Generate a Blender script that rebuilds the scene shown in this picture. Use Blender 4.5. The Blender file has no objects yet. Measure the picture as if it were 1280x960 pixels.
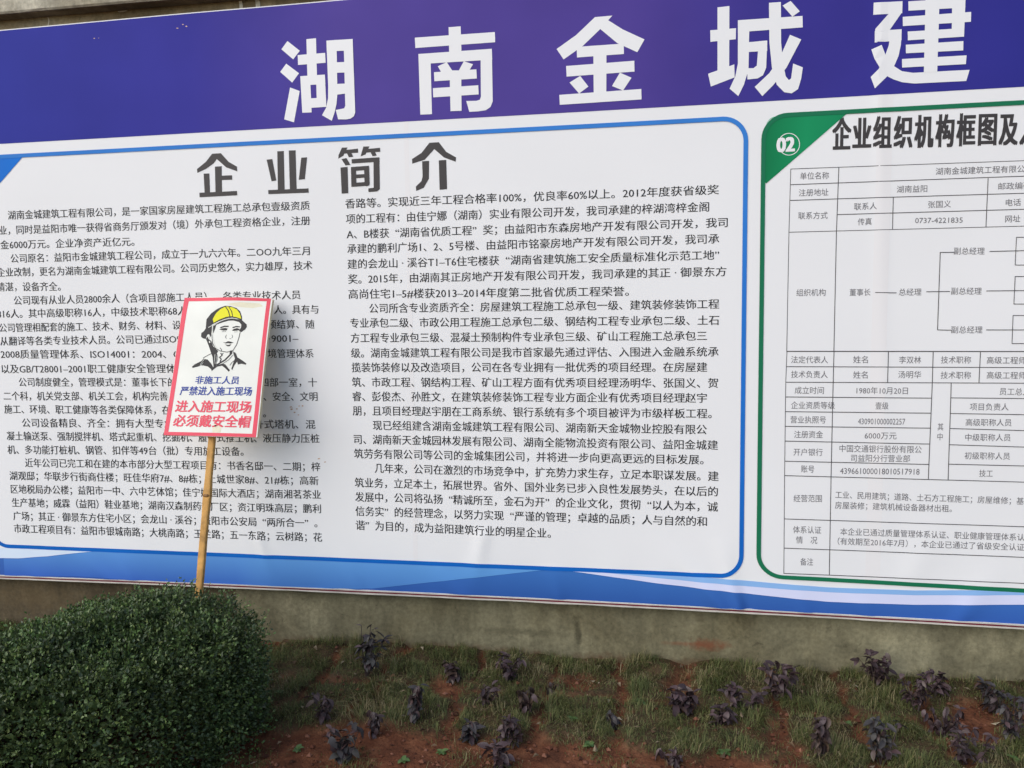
import bpy, bmesh, math, random
import numpy as np
from mathutils import Vector, Matrix, noise
rnd = random.Random(7)
C = bpy.context.scene.collection
SC = bpy.context.scene

# ------------------------------------------------------------------ camera
D, H = 3.3, 1.47                       # banner plane is y=0, camera 3.3 m in front of it
FPX, YAW, PIT, ROL = 1000.0, 0.171766792, 0.0831531093, -0.0117249228
cy, sy, cp, sp, cr, sr = math.cos(YAW), math.sin(YAW), math.cos(PIT), math.sin(PIT), math.cos(ROL), math.sin(ROL)
FW = Vector((-sy*cp, cy*cp, -sp)); R0 = Vector((cy, sy, 0)); U0 = R0.cross(FW)
RT = cr*R0 + sr*U0; UP = -sr*R0 + cr*U0
CAM = Vector((0, -D, H))
cam_d = bpy.data.cameras.new('camera'); cam_d.sensor_width = 36; cam_d.lens = FPX/1280*36
cam_d.clip_start = 0.05; cam_d.clip_end = 500
cam = bpy.data.objects.new('camera', cam_d); C.objects.link(cam)
M = Matrix((RT, UP, -FW)).transposed().to_4x4(); M.translation = CAM
cam.matrix_world = M; SC.camera = cam

# ------------------------------------------------------------------ light: bright overcast day
SUN_EL, SUN_AZ = math.radians(36), math.radians(222)    # azimuth measured clockwise from +Y
w = bpy.data.worlds.new('World'); SC.world = w; w.use_nodes = True
nt = w.node_tree; bg = nt.nodes['Background']
sky = nt.nodes.new('ShaderNodeTexSky'); sky.sky_type = 'NISHITA'; sky.sun_disc = False
sky.sun_elevation = SUN_EL; sky.sun_rotation = SUN_AZ; sky.dust_density = 1.3; sky.air_density = 1.0; sky.ozone_density = 1.0
nt.links.new(sky.outputs[0], bg.inputs[0]); bg.inputs[1].default_value = 0.15
sd = bpy.data.lights.new('sun', 'SUN'); sd.energy = 1.5; sd.angle = math.radians(64); sd.color = (1, .965, .92)
so = bpy.data.objects.new('sun', sd); C.objects.link(so)
sdir = Vector((math.sin(SUN_AZ)*math.cos(SUN_EL), math.cos(SUN_AZ)*math.cos(SUN_EL), math.sin(SUN_EL)))
so.rotation_euler = sdir.to_track_quat('Z', 'Y').to_euler(); so.location = (-3, -8, 6)
SC.view_settings.view_transform = 'Standard'; SC.view_settings.look = 'None'
SC.view_settings.exposure = 0.34; SC.view_settings.gamma = 1.0; SC.view_settings.use_curve_mapping = False

# ------------------------------------------------------------------ helpers
def ray(x, y):
    x, y = float(x), float(y)
    return FPX*FW + (x-640)*RT - (y-480)*UP
def at(x, y, Y=0.0):
    "point of the vertical plane y=Y seen at photo pixel x, y"
    d = ray(x, y); return CAM + d*((Y+D)/d.y)
def on_ground(x, y, z=0.0):
    d = ray(x, y); return CAM + d*((z-H)/d.z)
def srgb(r, g, b, k=1.0):
    f = lambda c: ((c/255+.055)/1.055)**2.4 if c > 10 else c/255/12.92
    return (f(r)*k, f(g)*k, f(b)*k, 1)
def tag(o, label=None, cat=None, group=None, kind=None):
    if label: o['label'] = label
    if cat: o['category'] = cat
    if group: o['group'] = group
    if kind: o['kind'] = kind
    return o
def link(name, me, mat=None, parent=None):
    o = bpy.data.objects.new(name, me); C.objects.link(o)
    if mat and me: me.materials.append(mat)
    if parent: o.parent = parent
    return o
def empty(name, loc=(0, 0, 0)):
    o = bpy.data.objects.new(name, None); C.objects.link(o); o.location = loc; o.empty_display_size = .1; return o
def mesh(name, v, f, smooth=False):
    me = bpy.data.meshes.new(name); me.from_pydata([tuple(p) for p in v], [], [tuple(q) for q in f]); me.update()
    if smooth: me.polygons.foreach_set('use_smooth', [True]*len(me.polygons))
    return me
def mesh_np(name, v, f, smooth=False):
    "v (n,3), f (m,k) arrays"
    me = bpy.data.meshes.new(name); v = np.ascontiguousarray(v, np.float32); f = np.ascontiguousarray(f, np.int32); k = f.shape[1]
    me.vertices.add(len(v)); me.vertices.foreach_set('co', v.ravel())
    me.loops.add(f.size); me.loops.foreach_set('vertex_index', f.ravel())
    me.polygons.add(len(f)); me.polygons.foreach_set('loop_start', np.arange(0, f.size, k, dtype=np.int32))
    me.update(calc_edges=True); me.validate()
    if smooth: me.polygons.foreach_set('use_smooth', [True]*len(me.polygons))
    return me
def box(x0, x1, y0, y1, z0, z1):
    v = [(x, y, z) for x in (x0, x1) for y in (y0, y1) for z in (z0, z1)]
    f = [(0,1,3,2), (4,6,7,5), (0,4,5,1), (2,3,7,6), (0,2,6,4), (1,5,7,3)]
    return v, f

# ------------------------------------------------------------------ materials
def mat(name, col, rough=.6, spec=.5, bump=None, var=None, objrand=False):
    m = bpy.data.materials.new(name); m.use_nodes = True; n = m.node_tree.nodes; l = m.node_tree.links
    b = n['Principled BSDF']; b.inputs['Base Color'].default_value = col; b.inputs['Roughness'].default_value = rough
    b.inputs['Specular IOR Level'].default_value = spec
    tc = n.new('ShaderNodeTexCoord')
    if var:                                # (scale, amount): soft tone variation
        t = n.new('ShaderNodeTexNoise'); t.inputs['Scale'].default_value = var[0]; t.inputs['Detail'].default_value = 5
        l.new(tc.outputs['Object'], t.inputs['Vector'])
        mr = n.new('ShaderNodeMapRange'); mr.inputs[1].default_value = .25; mr.inputs[2].default_value = .75
        mr.inputs[3].default_value = 1-var[1]; mr.inputs[4].default_value = 1+var[1]; l.new(t.outputs[0], mr.inputs[0])
        x = n.new('ShaderNodeMix'); x.data_type = 'RGBA'; x.blend_type = 'MULTIPLY'; x.inputs[0].default_value = 1
        x.inputs[6].default_value = col; l.new(mr.outputs[0], x.inputs[7]); l.new(x.outputs[2], b.inputs['Base Color'])
    if bump:                               # (scale, strength, distance)
        t = n.new('ShaderNodeTexNoise'); t.inputs['Scale'].default_value = bump[0]; t.inputs['Detail'].default_value = 6
        l.new(tc.outputs['Object'], t.inputs['Vector'])
        bm_ = n.new('ShaderNodeBump'); bm_.inputs['Strength'].default_value = bump[1]; bm_.inputs['Distance'].default_value = bump[2]
        l.new(t.outputs[0], bm_.inputs['Height']); l.new(bm_.outputs[0], b.inputs['Normal'])
    return m
def ramp(n, stops):
    r = n.new('ShaderNodeValToRGB'); e = r.color_ramp.elements
    while len(e) < len(stops): e.new(.5)
    for k, (p, c) in enumerate(stops): e[k].position = p; e[k].color = c
    return r
def leafmat(name, stops, rough=.5, spec=.4, objinfo=False, transl=.0):
    m = bpy.data.materials.new(name); m.use_nodes = True; n = m.node_tree.nodes; l = m.node_tree.links
    b = n['Principled BSDF']; b.inputs['Roughness'].default_value = rough; b.inputs['Specular IOR Level'].default_value = spec
    if objinfo: src = n.new('ShaderNodeObjectInfo').outputs['Random']
    else: src = n.new('ShaderNodeNewGeometry').outputs['Random Per Island']
    r = ramp(n, stops); l.new(src, r.inputs[0]); l.new(r.outputs[0], b.inputs['Base Color'])
    if transl:
        t = n.new('ShaderNodeBsdfTranslucent'); l.new(r.outputs[0], t.inputs[0]); x = n.new('ShaderNodeMixShader'); x.inputs[0].default_value = transl
        l.new(b.outputs[0], x.inputs[1]); l.new(t.outputs[0], x.inputs[2]); l.new(x.outputs[0], n['Material Output'].inputs[0])
    return m
def xgrad(name, x0, x1, stops, rough=.4, axis='X', zb_=None):
    "printed colour that changes along one axis of the sheet"
    m = mat(name, (1, 1, 1, 1), .6, .06, bump=(900, .05, .0004)); n = m.node_tree.nodes; l = m.node_tree.links
    tc = n.new('ShaderNodeTexCoord'); s = n.new('ShaderNodeSeparateXYZ'); l.new(tc.outputs['Object'], s.inputs[0])
    mr = n.new('ShaderNodeMapRange'); mr.inputs[1].default_value = x0; mr.inputs[2].default_value = x1
    l.new(s.outputs[axis], mr.inputs[0]); r = ramp(n, stops); l.new(mr.outputs[0], r.inputs[0])
    t = n.new('ShaderNodeTexNoise'); t.inputs['Scale'].default_value = 3; l.new(tc.outputs['Object'], t.inputs['Vector'])
    q = n.new('ShaderNodeMapRange'); q.inputs[1].default_value = .3; q.inputs[2].default_value = .7; q.inputs[3].default_value = .94; q.inputs[4].default_value = 1.06
    l.new(t.outputs[0], q.inputs[0])
    x = n.new('ShaderNodeMix'); x.data_type = 'RGBA'; x.blend_type = 'MULTIPLY'; x.inputs[0].default_value = 1
    l.new(r.outputs[0], x.inputs[6]); l.new(q.outputs[0], x.inputs[7]); out = x.outputs[2]
    if zb_:                                # the print fades to a second tone towards its upper edge
        z0, z1, col, amt = zb_; k = n.new('ShaderNodeMapRange'); k.inputs[1].default_value = z0; k.inputs[2].default_value = z1; k.inputs[3].default_value = 0; k.inputs[4].default_value = amt
        l.new(s.outputs['Z'], k.inputs[0]); y = n.new('ShaderNodeMix'); y.data_type = 'RGBA'; l.new(k.outputs[0], y.inputs[0]); l.new(out, y.inputs[6]); y.inputs[7].default_value = col; out = y.outputs[2]
    l.new(out, n['Principled BSDF'].inputs['Base Color'])
    return m

# ------------------------------------------------------------------ concrete wall
def concrete(name, base, dark, light, stains=()):
    m = bpy.data.materials.new(name); m.use_nodes = True; n = m.node_tree.nodes; l = m.node_tree.links
    b = n['Principled BSDF']; b.inputs['Roughness'].default_value = .9; b.inputs['Specular IOR Level'].default_value = .2
    tc = n.new('ShaderNodeTexCoord')
    def tex(scale, det=8, sc=(1, 1, 1), dist=0):
        mp = n.new('ShaderNodeMapping'); mp.inputs['Scale'].default_value = sc; l.new(tc.outputs['Object'], mp.inputs[0])
        t = n.new('ShaderNodeTexNoise'); t.inputs['Scale'].default_value = scale; t.inputs['Detail'].default_value = det
        t.inputs['Roughness'].default_value = .62; t.inputs['Distortion'].default_value = dist; l.new(mp.outputs[0], t.inputs['Vector']); return t
    a = tex(1.6, 8, dist=.4); r = ramp(n, [(.32, dark), (.5, base), (.68, light)]); l.new(a.outputs[0], r.inputs[0]); cur = r.outputs[0]
    def mul(fac, lo, hi, a0=.3, a1=.7):
        nonlocal cur
        q = n.new('ShaderNodeMapRange'); q.inputs[1].default_value = a0; q.inputs[2].default_value = a1; q.inputs[3].default_value = lo; q.inputs[4].default_value = hi
        l.new(fac, q.inputs[0]); x = n.new('ShaderNodeMix'); x.data_type = 'RGBA'; x.blend_type = 'MULTIPLY'; x.inputs[0].default_value = 1
        l.new(cur, x.inputs[6]); l.new(q.outputs[0], x.inputs[7]); cur = x.outputs[2]
    mul(tex(9, 6, (1, 1, .16)).outputs[0], .78, 1.16)           # vertical weather streaks
    mul(tex(60, 6).outputs[0], .78, 1.2)
    mul(tex(5, 8, (1, 1, 1), 1.5).outputs[0], .80, 1.14, .38, .62)
    mul(tex(13, 10, (1, 1, 1), 3).outputs[0], .72, 1.05, .30, .40)
    for (px, pz, rx, rz, col, amt) in stains:                  # splashes of soil, scuffs
        mp = n.new('ShaderNodeMapping'); mp.vector_type = 'POINT'; l.new(tc.outputs['Object'], mp.inputs[0])
        mp.inputs['Scale'].default_value = (1/rx, 0, 1/rz); mp.inputs['Location'].default_value = (-px/rx, 0, -pz/rz)
        ln = n.new('ShaderNodeVectorMath'); ln.operation = 'LENGTH'; l.new(mp.outputs[0], ln.inputs[0])
        t = tex(26, 6); ad = n.new('ShaderNodeMath'); ad.operation = 'MULTIPLY_ADD'; l.new(t.outputs[0], ad.inputs[0]); ad.inputs[1].default_value = 2.4
        l.new(ln.outputs['Value'], ad.inputs[2])
        q = n.new('ShaderNodeMapRange'); q.inputs[1].default_value = 1.5; q.inputs[2].default_value = 2.3; q.inputs[3].default_value = amt; q.inputs[4].default_value = 0
        l.new(ad.outputs[0], q.inputs[0]); x = n.new('ShaderNodeMix'); x.data_type = 'RGBA'; l.new(q.outputs[0], x.inputs[0]); l.new(cur, x.inputs[6]); x.inputs[7].default_value = col; cur = x.outputs[2]
    l.new(cur, b.inputs['Base Color'])
    t = tex(45, 8); t2 = tex(7, 4); ad = n.new('ShaderNodeMath'); ad.operation = 'MULTIPLY_ADD'; l.new(t2.outputs[0], ad.inputs[0]); ad.inputs[1].default_value = 1.5; l.new(t.outputs[0], ad.inputs[2])
    bp = n.new('ShaderNodeBump'); bp.inputs['Strength'].default_value = .5; bp.inputs['Distance'].default_value = .006; l.new(ad.outputs[0], bp.inputs['Height']); l.new(bp.outputs[0], b.inputs['Normal'])
    return m
WY = 0.055
def P2(px, py, Y=WY): p = at(px, py, Y); return p.x, p.z
s1 = P2(885, 806); s2 = P2(722, 790); s3 = P2(40, 745); s4 = P2(230, 730); s5 = P2(655, 790); s6 = P2(1010, 770)
red = srgb(120, 62, 40)
mlow = concrete('olive_lower_wall', srgb(118, 112, 88), srgb(98, 90, 66), srgb(138, 132, 106),  # olive base colour below the banner, darker than the upper wall face
    [(s1[0], s1[1], .10, .03, red, .55), (s1[0]-.09, s1[1]+.0, .12, .012, red, .4), (s2[0], s2[1], .02, .09, srgb(50, 48, 36), .6), (s5[0], s5[1], .25, .02, srgb(70, 66, 50), .45),
     (s6[0], s6[1], .3, .03, srgb(146, 140, 112), .4)]+[(P2(xx, 0)[0], P2(xx, yy)[1], .16+.1*(k_ % 3), .035, srgb(92, 64, 44), .5) for k_, (xx, yy) in enumerate(((360, 802), (450, 806), (560, 812), (650, 820), (770, 826), (860, 832), (960, 842), (1050, 848), (1150, 854), (1240, 858)))])
mlow2 = concrete('brown_lower_wall', srgb(84, 74, 57), srgb(66, 55, 40), srgb(100, 90, 70), [(s3[0], s3[1], .3, .08, srgb(100, 84, 58), .4)])  # brown base colour at the left, darker than the rest of the lower wall
mup = concrete('weathered_concrete', srgb(140, 126, 98), srgb(108, 92, 66), srgb(160, 150, 124))
mledge = concrete('pale_ledge_concrete', srgb(158, 150, 130), srgb(128, 120, 98), srgb(182, 176, 158))
wall = empty('concrete_wall', (0, WY, 0))
tag(wall, 'weathered grey brown concrete wall behind the long printed banner', 'wall')
zl = at(0, 26, WY).z
seam = P2(296, 760)[0]
def wpart(name, b, m):
    v, f = box(*b); o = link(name, mesh(name, [(p[0], p[1]-WY, p[2]) for p in v], f), m, wall); return o
wpart('wall_face', (-9, 9, WY, .35, 1.0, zl+.02), mup)
wpart('lower_wall', (seam, 9, WY-.002, .35, -.3, 1.0), mlow)  # lower wall built as its own block to carry the darker colour
tag(wpart('lower_wall', (-9, seam, WY+.004, .35, -.3, 1.0), mlow2), 'darker brown stretch of lower wall')
# projecting course above the banner, its lower edge slightly chipped
LP = .075
lv, lf = [], []
nx = 240
for i in range(nx+1):
    x = -9 + 18*i/nx; j = noise.noise(Vector((x*2.3, 0, 0)))*.004 + noise.noise(Vector((x*11, 3, 0)))*.0025
    for (yy, zz) in ((.35, zl+.002), (WY-LP+.006+j, zl+j), (WY-LP, zl+.008+j*.5), (WY-LP+j*.5, zl+.9)): lv.append((x, yy-WY, zz))
for i in range(nx):
    for k in range(3): a = i*4+k; lf.append((a, a+4, a+5, a+1))
link('ledge', mesh('ledge', lv, lf), mledge, wall)
# lime runs on the ledge underside and face
mlime = mat('lime_run', srgb(205, 200, 182), .8, .2, var=(40, .25))
for (px, wdt, ln) in ((301, .010, .07), (322, .013, .08), (60, .004, .05), (153, .03, .006)):
    p = at(px, 24, WY-.002)
    v = []; n_ = 7
    for k in range(n_):
        t = k/(n_-1); ww = wdt*(.35+.65*abs(math.sin(2.2*t+.5)))*(1-.5*t); xx = p.x+.004*math.sin(5*t)
        v += [(xx-ww, WY-.002-WY, zl-.002-ln*t), (xx+ww, -.002, zl-.002-ln*t)]
    link('lime_run', mesh('lime_run', v, [(2*k, 2*k+1, 2*k+3, 2*k+2) for k in range(n_-1)]), mlime, wall)

# ------------------------------------------------------------------ ground
def smooth(a, b, x):
    t = min(1, max(0, (x-a)/(b-a))); return t*t*(3-2*t)
SODX = [-4.2]
rs = random.Random(3)
gaps_px = [30, 118, 205, 300, 392, 480, 590, 691, 778, 860, 960, 1043, 1130, 1226]
gapx = sorted([on_ground(g, 850 - 0).x for g in gaps_px])
def sod(x, y):
    "1 on a laid piece of turf, 0 on bare red soil"
    n1 = noise.noise(Vector((x*4, y*4, 1)))*.055; n2 = noise.noise(Vector((x*16, y*16, 2)))*.034
    yy = y+n1+n2; xx = x+n2*1.3+n1
    d = min(abs(xx-g-.12*(y+.3)*0) for g in gapx) if gapx[0]-.3 < x < gapx[-1]+.3 else abs(((xx/.31) % 1)-.5)*.31
    wgap = .009+.016*(.5+noise.noise(Vector((x*3, y*2, 9))))
    front = .66+.14*noise.noise(Vector((x*1.7, 0, 4))) + .20*smooth(.35, 1.0, x)
    s = smooth(wgap*.5, wgap*1.6, d)*smooth(-front-.05, -front+.03, yy)
    rowy = -.31+.04*noise.noise(Vector((x*2, 5, 5)))
    s *= .45+.55*smooth(.008, .025, abs(yy-rowy))
    s *= smooth(-.50, -.25, noise.noise(Vector((x*3.1, y*3.1, 7))))
    return s
def gh(x, y):
    h = .018*noise.noise(Vector((x*1.5, y*1.5, 0)))+.012*noise.noise(Vector((x*7, y*7, 3)))+.007*noise.noise(Vector((x*22, y*22, 5)))
    if -1.9 < y < .1 and abs(x) < 4.2: h += .020*sod(x, y)*min(1, (4.2-abs(x))*3)
    return h - .012
xs = list(np.concatenate([np.linspace(-60, -4.2, 24), np.arange(-4.18, 2.6, .02), np.linspace(2.62, 60, 26)]))
ys = list(np.concatenate([np.linspace(-60, -2.0, 24), np.arange(-1.98, .10, .02), [.2, .34]]))
gv = [(x, y, gh(x, y)) for y in ys for x in xs]; NX = len(xs)
gf = [(j*NX+i, j*NX+i+1, (j+1)*NX+i+1, (j+1)*NX+i) for j in range(len(ys)-1) for i in range(NX-1)]
gm = mesh('ground', gv, gf, True)
at_ = gm.attributes.new('turf', 'FLOAT', 'POINT')
at_.data.foreach_set('value', [sod(p[0], p[1]) if (-2 < p[1] < .1 and abs(p[0]) < 4.2) else .5 for p in gv])
m = bpy.data.materials.new('red_soil'); m.use_nodes = True; n = m.node_tree.nodes; l = m.node_tree.links; b = n['Principled BSDF']
b.inputs['Roughness'].default_value = .95; b.inputs['Specular IOR Level'].default_value = .15
tc = n.new('ShaderNodeTexCoord'); t = n.new('ShaderNodeTexNoise'); t.inputs['Scale'].default_value = 9; t.inputs['Detail'].default_value = 9; t.inputs['Roughness'].default_value = .7
l.new(tc.outputs['Object'], t.inputs['Vector'])
r = ramp(n, [(.3, (.05, .021, .012, 1)), (.5, (.12, .043, .021, 1)), (.68, (.21, .088, .043, 1))]); l.new(t.outputs[0], r.inputs[0])
r2 = ramp(n, [(.35, (.03, .028, .014, 1)), (.65, (.085, .062, .034, 1))]); l.new(t.outputs[0], r2.inputs[0])
a = n.new('ShaderNodeAttribute'); a.attribute_name = 'turf'
mq = n.new('ShaderNodeMath'); mq.operation = 'MULTIPLY'; mq.inputs[1].default_value = .85; l.new(a.outputs['Fac'], mq.inputs[0])
x = n.new('ShaderNodeMix'); x.data_type = 'RGBA'; l.new(mq.outputs[0], x.inputs[0]); l.new(r.outputs[0], x.inputs[6]); l.new(r2.outputs[0], x.inputs[7]); l.new(x.outputs[2], b.inputs['Base Color'])
t3 = n.new('ShaderNodeTexNoise'); t3.inputs['Scale'].default_value = 60; t3.inputs['Detail'].default_value = 8; l.new(tc.outputs['Object'], t3.inputs['Vector'])
bp_ = n.new('ShaderNodeBump'); bp_.inputs['Strength'].default_value = .9; bp_.inputs['Distance'].default_value = .012; l.new(t3.outputs[0], bp_.inputs['Height']); l.new(bp_.outputs[0], b.inputs['Normal'])
tag(link('ground', gm, m), kind='structure')

# grass blades
def blades(count, fn, seed, lo, hi, wid, droop):
    g = random.Random(seed); V = []; F = []
    while count > 0:
        x = g.uniform(-3.6, 2.0); y = g.uniform(-1.75, .045); s = fn(x, y)
        count -= 1
        if g.random() > s: continue
        L = g.uniform(lo, hi)*(.6+.4*s); cl = noise.noise(Vector((x*9, y*9, 40))); L *= .55+1.1*smooth(-.35, .45, cl); a = 9*noise.noise(Vector((x*6, y*6, 50)))+g.gauss(0, .9); w_ = wid*g.uniform(.6, 1.2); z = gh(x, y)-.004
        dx, dy = math.cos(a), math.sin(a); px, py = -dy*w_, dx*w_; dr = g.uniform(.15, 1)*droop
        k = len(V)
        x1, y1, z1 = x+dx*L*.3*dr, y+dy*L*.3*dr, z+L*(.56-.1*dr); x2, y2, z2 = x+dx*L*(.7*dr), y+dy*L*(.7*dr), z+L*max(.12, .98-.55*dr)
        if y1 > .045 or y2 > .045: y1 = min(y1, .045); y2 = min(y2, .045)
        V += [(x-px, y-py, z), (x+px, y+py, z), (x1+px*.8, y1+py*.8, z1), (x1-px*.8, y1-py*.8, z1), (x2, y2, z2)]
        F += [(k, k+1, k+2, k+3), (k+3, k+2, k+4)]
    return V, F
def gfn(x, y): return max(sod(x, y)*(.55+.6*smooth(-.2, .25, noise.noise(Vector((x*6, y*6, 12))))), .30*smooth(.0, .4, noise.noise(Vector((x*4, y*4, 15)))))
V, F = blades(320000, gfn, 5, .018, .055, .0010, 1.6)
mg = leafmat('grass_green', [(0, (.056, .070, .024, 1)), (.45, (.105, .128, .038, 1)), (.75, (.15, .16, .055, 1)), (.93, (.19, .175, .07, 1)), (1, (.30, .25, .12, 1))], .6, .25, transl=.2)
tag(link('grass', mesh('grass', V, F), mg), 'short green turf grass growing along the foot of the concrete wall', 'grass', kind='stuff')
def sfn(x, y): return .9*smooth(-.05, .34, noise.noise(Vector((x*4.3, y*4.3, 31))))*(.15+.85*sod(x, y))
V, F = blades(70000, sfn, 8, .03, .085, .0010, 1.5)
ms = leafmat('straw', [(0, (.13, .11, .045, 1)), (.5, (.24, .20, .10, 1)), (1, (.33, .28, .16, 1))], .7, .2, transl=.2)
tag(link('dry_grass', mesh('dry_grass', V, F), ms), 'dry straw coloured grass blades mixed through the turf', 'dry grass', kind='stuff')
# clods
V = []; F = []; g = random.Random(4)
for i in range(12000):
    x = g.uniform(-3.6, 2.0); y = g.uniform(-1.75, .03)
    if g.random() < sod(x, y)*.93: continue
    r_ = .003+.011*g.random()**3; z = gh(x, y)+r_*.3; k = len(V)
    pts = [(1,0,0), (-1,0,0), (0,1,0), (0,-1,0), (0,0,1), (0,0,-1)]
    a = g.uniform(0, 3.14); c_, s_ = math.cos(a), math.sin(a)
    for p in pts:
        q = r_*g.uniform(.65, 1.2); V.append((x+(p[0]*c_-p[1]*s_)*q, y+(p[0]*s_+p[1]*c_)*q, z+p[2]*q*.75))
    F += [(k+a1, k+b1, k+c1) for a1, b1, c1 in ((0,2,4), (2,1,4), (1,3,4), (3,0,4), (2,0,5), (1,2,5), (3,1,5), (0,3,5))]
mc = leafmat('soil_clods', [(0, (.05, .022, .015, 1)), (.6, (.13, .05, .03, 1)), (1, (.24, .11, .07, 1))], .95, .1)
tag(link('soil_clods', mesh('soil_clods', V, F), mc), 'loose red soil crumbs lying between the turf pieces', 'soil', kind='stuff')

# dead leaves and twigs lying about
V = []; F = []; g = random.Random(14)
for i in range(900):
    x = g.uniform(-3.6, 2.0); y = g.uniform(-1.7, .03); a = g.uniform(0, 6.28); L = g.uniform(.008, .03); w_ = L*g.uniform(.08, .4); z = gh(x, y)+g.uniform(.003, .02); k = len(V); c_, s_ = math.cos(a), math.sin(a); t1, t2 = g.uniform(-.3, .5)*L, g.uniform(-.4, .4)*L
    V += [(x, y, z), (x+c_*L*.5-s_*w_, y+s_*L*.5+c_*w_, z+t1), (x+c_*L, y+s_*L, z+t2), (x+c_*L*.5+s_*w_, y+s_*L*.5-c_*w_, z+t1)]; F += [(k, k+1, k+2), (k, k+2, k+3)]
ml = leafmat('dead_leaf', [(0, (.06, .035, .022, 1)), (.6, (.14, .09, .05, 1)), (1, (.34, .29, .2, 1))], .8, .2)
tag(link('leaf_litter', mesh('leaf_litter', V, F), ml), 'scattered dead leaves and twigs on the turf and soil', 'litter', kind='stuff')

# ------------------------------------------------------------------ the printed banner
RIDGES = []
def ridge(x0, y0, x1, y1, amp, sig):
    a, b_ = at(x0, y0), at(x1, y1); RIDGES.append((a.x, a.z, b_.x, b_.z, amp*2.1, sig*.8))
for q in [(160, 740, 95, 690, .004, .022), (178, 742, 140, 690, .004, .018), (60, 735, 20, 690, .003, .02), (590, 756, 540, 712, .004, .022), (600, 690, 590, 750, .003, .03), (700, 752, 690, 715, .003, .02),
          (905, 762, 850, 700, .005, .022), (925, 765, 905, 690, .006, .020), (940, 770, 912, 712, -.004, .016), (1090, 775, 1060, 740, .003, .02), (1150, 700, 1180, 640, .0015, .05),
          (1010, 770, 990, 735, .003, .02), (1100, 130, 1105, 760, .0012, .02), (330, 690, 345, 735, .003, .022), (450, 745, 430, 700, .003, .02), (1200, 775, 1240, 720, .003, .03)]: ridge(*q)
RA = np.array(RIDGES)
def wr_np(X, Z):
    X = np.asarray(X, float); Z = np.asarray(Z, float); o = np.zeros_like(X)
    for (ax, az, bx, bz, amp, sig) in RIDGES:
        dx, dz = bx-ax, bz-az; L2 = dx*dx+dz*dz; t = np.clip(((X-ax)*dx+(Z-az)*dz)/L2, -.3, 1.3)
        d2 = (X-ax-t*dx)**2+(Z-az-t*dz)**2; s = sig*(1+.9*np.clip(t, 0, 1.3))
        o += amp*(1-.72*np.clip(t, 0, 1.3))*np.exp(-d2/(2*s*s))
    o += .0030*np.sin(2.1*X+.7*Z+1)*np.cos(1.3*Z+.4)+.0016*np.sin(5.3*X-2.2*Z)*np.sin(2.9*Z+.5*X)+.0007*np.sin(11*X+4*Z)*np.exp(-((Z-.45)/.35)**2)
    o += .0010*np.exp(-((Z-.33)/.12)**2)*np.sin(17*X+6*np.sin(2.3*X))
    return o
def conform(pts, layer):
    "2-D sheet points (x,z) -> 3-D on the wrinkled sheet, `layer` steps of ink above it"
    pts = np.asarray(pts, float); y = -wr_np(pts[:, 0], pts[:, 1]) - layer*.0007
    return np.stack([pts[:, 0], y, pts[:, 1]], 1)
# outline of the sheet, from the photograph
top_px = [(-60, 43), (0, 37.5), (400, 1.5), (640, -20), (1280, -78), (1700, -117)]
bot_px = [(-60, 716.6), (0, 718.7), (205, 727), (410, 735.8), (625, 746), (840, 756.3), (1060, 768), (1280, 780.7), (1500, 794), (1900, 820)]
def curve_of(px):
    P = [at(*q) for q in px]; X = np.array([p.x for p in P]); Z = np.array([p.z for p in P])
    c = np.polyfit(X, Z, min(3, len(X)-1)) if len(X) > 3 else np.polyfit(X, Z, 1); return lambda x: np.polyval(c, np.asarray(x, float))
XL, XR = at(-95, 500).x, at(1700, 500).x
def lin(pa, pb):
    a, b_ = at(*pa), at(*pb); k = (b_.z-a.z)/(b_.x-a.x); return lambda x: a.z+k*(np.asarray(x, float)-a.x)
zt = lin((0, 37.5), (640, -20))
BX = np.array([at(*q).x for q in bot_px]); BZ = np.array([at(*q).z for q in bot_px]); bc = np.polyfit(BX, BZ, 2); zb = lambda x: np.polyval(bc, np.clip(np.asarray(x, float), XL, XR))
def band(zlo, zhi, x0, x1, layer, step=.0105, rows=None):
    nx_ = max(2, int((x1-x0)/step)); X = np.linspace(x0, x1, nx_+1); lo = np.broadcast_to(zlo(X), X.shape); hi = np.broadcast_to(zhi(X), X.shape)
    rows = rows or max(1, int(np.max(np.abs(hi-lo))/step)); T = np.linspace(0, 1, rows+1)
    XX = np.repeat(X[None], rows+1, 0); ZZ = lo[None]+(hi-lo)[None]*T[:, None]
    P = conform(np.stack([XX.ravel(), ZZ.ravel()], 1), layer); n_ = nx_+1
    I = np.arange(rows*nx_); j, i = I//nx_, I % nx_; a_ = j*n_+i
    return P, np.stack([a_, a_+1, a_+1+n_, a_+n_], 1)
def poly_curve(pxs):
    P = [at(*q) for q in pxs]; X = np.array([p.x for p in P]); Z = np.array([p.z for p in P])
    def f(x):
        x = np.asarray(x, float); out = np.interp(x, X, Z); return out
    return f
banner = empty('printed_banner', (0, 0, 0))
tag(banner, 'long white vinyl banner with purple header and Chinese company notices on the wall', 'banner')
mwhite = mat('white_vinyl', (.80, .80, .80, 1), .5, .25, bump=(500, .06, .0005), var=(1.7, .02))
P, F_ = band(zb, zt, XL, XR, 0); link('banner_sheet', mesh_np('banner_sheet', P, F_, True), mwhite, banner)
gx0, gx1 = at(0, 100).x, at(1280, 100).x
mpur = xgrad('purple_print', gx0, gx1, [(0, srgb(52, 57, 148)), (.22, srgb(60, 58, 148)), (.38, srgb(84, 70, 148)), (.66, srgb(80, 65, 143)), (.8, srgb(60, 54, 138)), (1, srgb(50, 50, 136))])
zpb = lin((0, 180), (1280, 108.8))
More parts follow.
